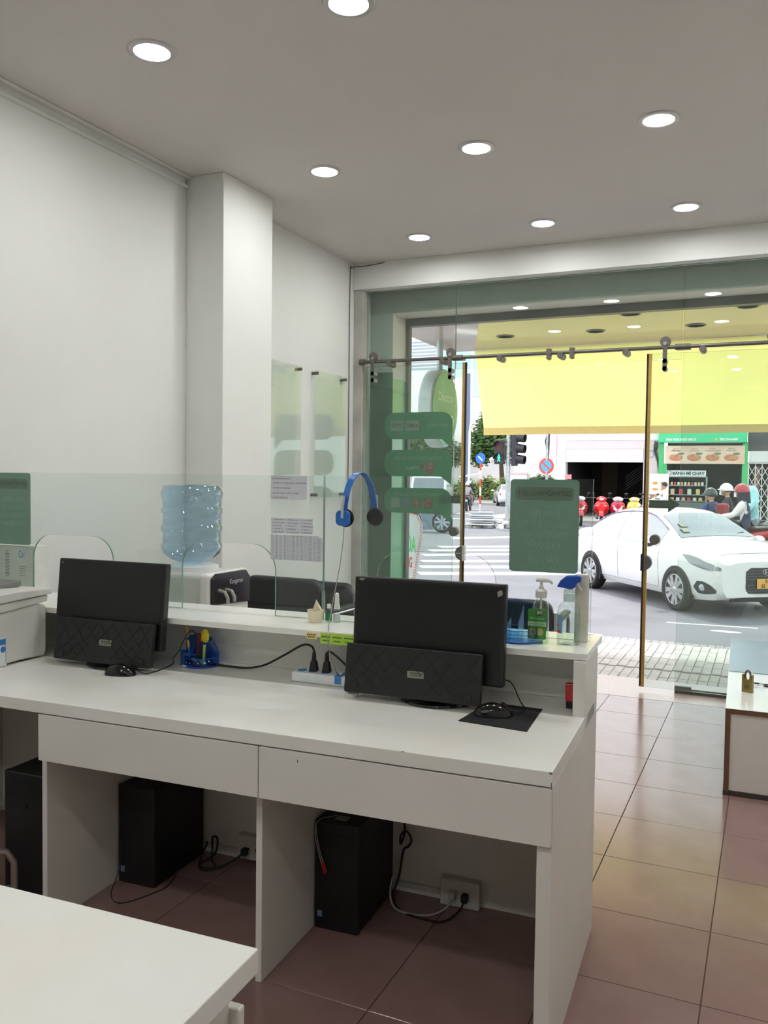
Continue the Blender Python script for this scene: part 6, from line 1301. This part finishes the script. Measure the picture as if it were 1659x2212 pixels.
for k in range(6):
    solo('folded_sheet', '%s sheet, %s of the stack beside the signal pole' % ('grey' if k % 2 else 'white', ('lowest', 'second lowest', 'third lowest', 'third highest', 'second highest', 'topmost')[k]), 'sheet', (P0.x-.75, P0.y-.75, ZR+.12+k*.085), 'l', lambda m, k=k: m.box(-.45, .45, -.3, .3, 0, .05), m_lou if k % 2 else m_fw, rad(8+k*3), group='stack of sheets at the signal pole', bevel=.01)
# ================================================================ trees, hedge
def leafmat(name, a, c): return mat(name, a, .6, var=.3, scale=1.3, rgb2=c, trl=.3)
def foliage(m, blobs, n, size, rg):
    tot = sum(r[3]*r[4]*r[5] for r in blobs)
    for (x, y, z, rx, ry, rz_) in blobs:
        for i in range(int(n*rx*ry*rz_/tot)):
            u, t = rg.uniform(-1, 1), rg.uniform(0, 2*PI); q = math.sqrt(1-u*u); rr = rg.uniform(.72, 1.05); d = Vector((q*math.cos(t), q*math.sin(t), u)); p = Vector((x+rx*rr*d.x, y+ry*rr*d.y, z+rz_*rr*d.z))
            nn = (d+Vector((rg.uniform(-.8, .8), rg.uniform(-.8, .8), rg.uniform(-.3, .9)))).normalized(); a, c = frame(nn); s = size*rg.uniform(.6, 1.3)
            m.add([p-a*s, p+c*s*.45, p+a*s, p-c*s*.45], [(0, 1, 2, 3)])
def tree(loc, lab, blobs, n, size, lm, trunk):
    o = thing('street_tree', lab, 'tree', loc, 'l'); b = mb(o); foliage(b, blobs, n, size, random.Random(int(abs(loc[0])*7)))
    part(o, 'foliage', b, lm, 0, 0, 0, kind='stuff', fix=False)
    b = mb(o)
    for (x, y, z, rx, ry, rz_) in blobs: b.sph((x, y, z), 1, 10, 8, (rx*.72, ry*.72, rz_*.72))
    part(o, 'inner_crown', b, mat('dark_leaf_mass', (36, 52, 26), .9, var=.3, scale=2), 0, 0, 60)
    b = mb(o); b.tube(trunk, [.28, .2, .12][:len(trunk)], 10); part(o, 'trunk', b, mat('bark', (84, 72, 62), .9, var=.2, scale=6))
lf1 = leafmat('leaf_green', (86, 122, 56), (48, 80, 34)); lf2 = leafmat('leaf_yellow_green', (150, 168, 84), (96, 124, 50))
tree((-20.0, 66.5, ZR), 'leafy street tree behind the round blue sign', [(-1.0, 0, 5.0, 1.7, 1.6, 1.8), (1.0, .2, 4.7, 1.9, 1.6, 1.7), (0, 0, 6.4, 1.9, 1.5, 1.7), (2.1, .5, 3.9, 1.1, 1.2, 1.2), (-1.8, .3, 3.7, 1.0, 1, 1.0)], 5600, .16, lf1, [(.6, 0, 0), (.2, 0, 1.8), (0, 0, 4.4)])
tree((-27, 69, ZR), 'leafy street tree seen through the sticker on the left door', [(0, 0, 4.6, 2.2, 1.8, 1.6), (1.8, 0, 3.9, 1.4, 1.4, 1.2), (-2, 0, 4.0, 1.6, 1.4, 1.3)], 3000, .18, lf1, [(0, 0, 0), (0, 0, 2), (0, 0, 4.4)])
tree((-11.3, 45.4, ZR), 'small dark tree behind the low white wall', [(0, 0, 1.5, .8, .6, .6), (-.6, 0, 1.4, .5, .5, .5)], 900, .1, lf1, [(0, 0, 0), (0, 0, .6), (0, 0, 1.4)])
def bush(x, y, rx, rz_, lab, lm, n=900):
    o = thing('hedge_bush', lab, 'bush', (x, y, -.27), 'l'); b = mb(o); B = [(0, 0, rz_*.9, rx, .8, rz_), (rx*.6, .1, rz_*.7, rx*.7, .7, rz_*.75), (-rx*.6, .1, rz_*.75, rx*.7, .7, rz_*.8)]
    foliage(b, B, n, .12, random.Random(int(abs(x)*9))); part(o, 'foliage', b, lm, 0, 0, 0, kind='stuff', fix=False)
    b = mb(o)
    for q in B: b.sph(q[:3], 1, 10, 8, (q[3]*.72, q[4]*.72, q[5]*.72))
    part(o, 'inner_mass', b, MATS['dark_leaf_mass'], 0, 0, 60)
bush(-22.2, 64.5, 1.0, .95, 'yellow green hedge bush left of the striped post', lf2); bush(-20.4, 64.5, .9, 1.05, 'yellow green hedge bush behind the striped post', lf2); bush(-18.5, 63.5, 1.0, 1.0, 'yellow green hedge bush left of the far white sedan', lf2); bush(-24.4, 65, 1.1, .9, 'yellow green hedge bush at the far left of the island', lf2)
bush(-10.7, 43.4, .45, .55, 'small clipped bush left under the no parking sign', lf2, 400); bush(-9.6, 43.2, .4, .5, 'small clipped bush right under the no parking sign', lf2, 400)
# ================================================================ left of the street: cargo tricycle and van
o = thing('cargo_tricycle', 'cargo tricycle under a grey cover on the road at the left', 'tricycle', (-10.55, 26.6, ZR), 'l', rad(8)); o.scale = (.85,)*3
wheel(o, 'wheel', -.5, -.3, .42, .1, -1, m_lou, 24, 8); wheel(o, 'wheel', .75, -.3, .42, .1, -1, m_lou, 24, 8)
m_tarp = mat('grey_tarp', (126, 140, 158), .8, var=.2, scale=5)
b = mb(o); rows = [[(-.1+.95*k/16+.03*math.sin(k*2.3+z*3), -.34-.04*math.sin(k*3.1)*(1-z), z+.02*math.sin(k*1.7)) for k in range(17)] for z in (.12, .4, .7, .95)]; b.grid(rows); b.add([rows[-1][0], rows[-1][-1], (.85, .5, .98), (-.1, .5, .98)], [(0, 1, 2, 3)]); part(o, 'cover', b, m_tarp, 0, 0, 60, thick=.01)
b = mb(o); b.box(-.65, .9, -.25, .5, .62, .95); part(o, 'cargo_box', b, m_lou, .02)
b = mb(o); b.sph((-.3, 0, 1.05), .3, 12, 8, (1.2, .8, .5)); part(o, 'white_bundle', b, m_fw, 0, 0, 60)
b = mb(o); b.sph((.5, .2, 1.12), .35, 12, 8, (1.3, .8, .55)); part(o, 'blue_bundle', b, mat('sky_blue_tarp', (96, 176, 232), .6), 0, 0, 60)
o = thing('white_van', 'white van seen through the left door below the stickers', 'van', (-15.5, 40, ZR), 'l', rad(-75))
b = mb(o); b.prism([(-2, .3), (2.2, .3), (2.3, .8), (2.1, 1.05), (1.5, 1.85), (1.2, 1.95), (-2, 1.95)], -.85, .85); part(o, 'body', b, m_cw, .06, 3)
b = mb(o); b.hexa([(2.13, -.75, 1.06), (2.13, .75, 1.06), (1.56, .72, 1.8), (1.56, -.72, 1.8), (2.15, -.75, 1.07), (2.15, .75, 1.07), (1.58, .72, 1.82), (1.58, -.72, 1.82)]); part(o, 'windshield', b, m_cg)
for x in (-1.3, 1.4):
    for s in (-1, 1): wheel(o, 'wheel', x, s*.78, .33, .2, s, m_rim_)
b = mb(o); b.box(-1.9, 1.3, -.86, -.84, 1.1, 1.75); part(o, 'side_window', b, m_csg, .01)
cone = thing('traffic_cone', 'red traffic cone in front of the white van', 'cone', (-13.6, 36.5, ZR), 'l')
b = mb(cone); b.lathe([(.16, .03), (.03, .75)], n=14); part(cone, 'cone', b, m_sr)
b = mb(cone); b.box(-.2, .2, -.2, .2, 0, .03); part(cone, 'base', b, m_cbk)
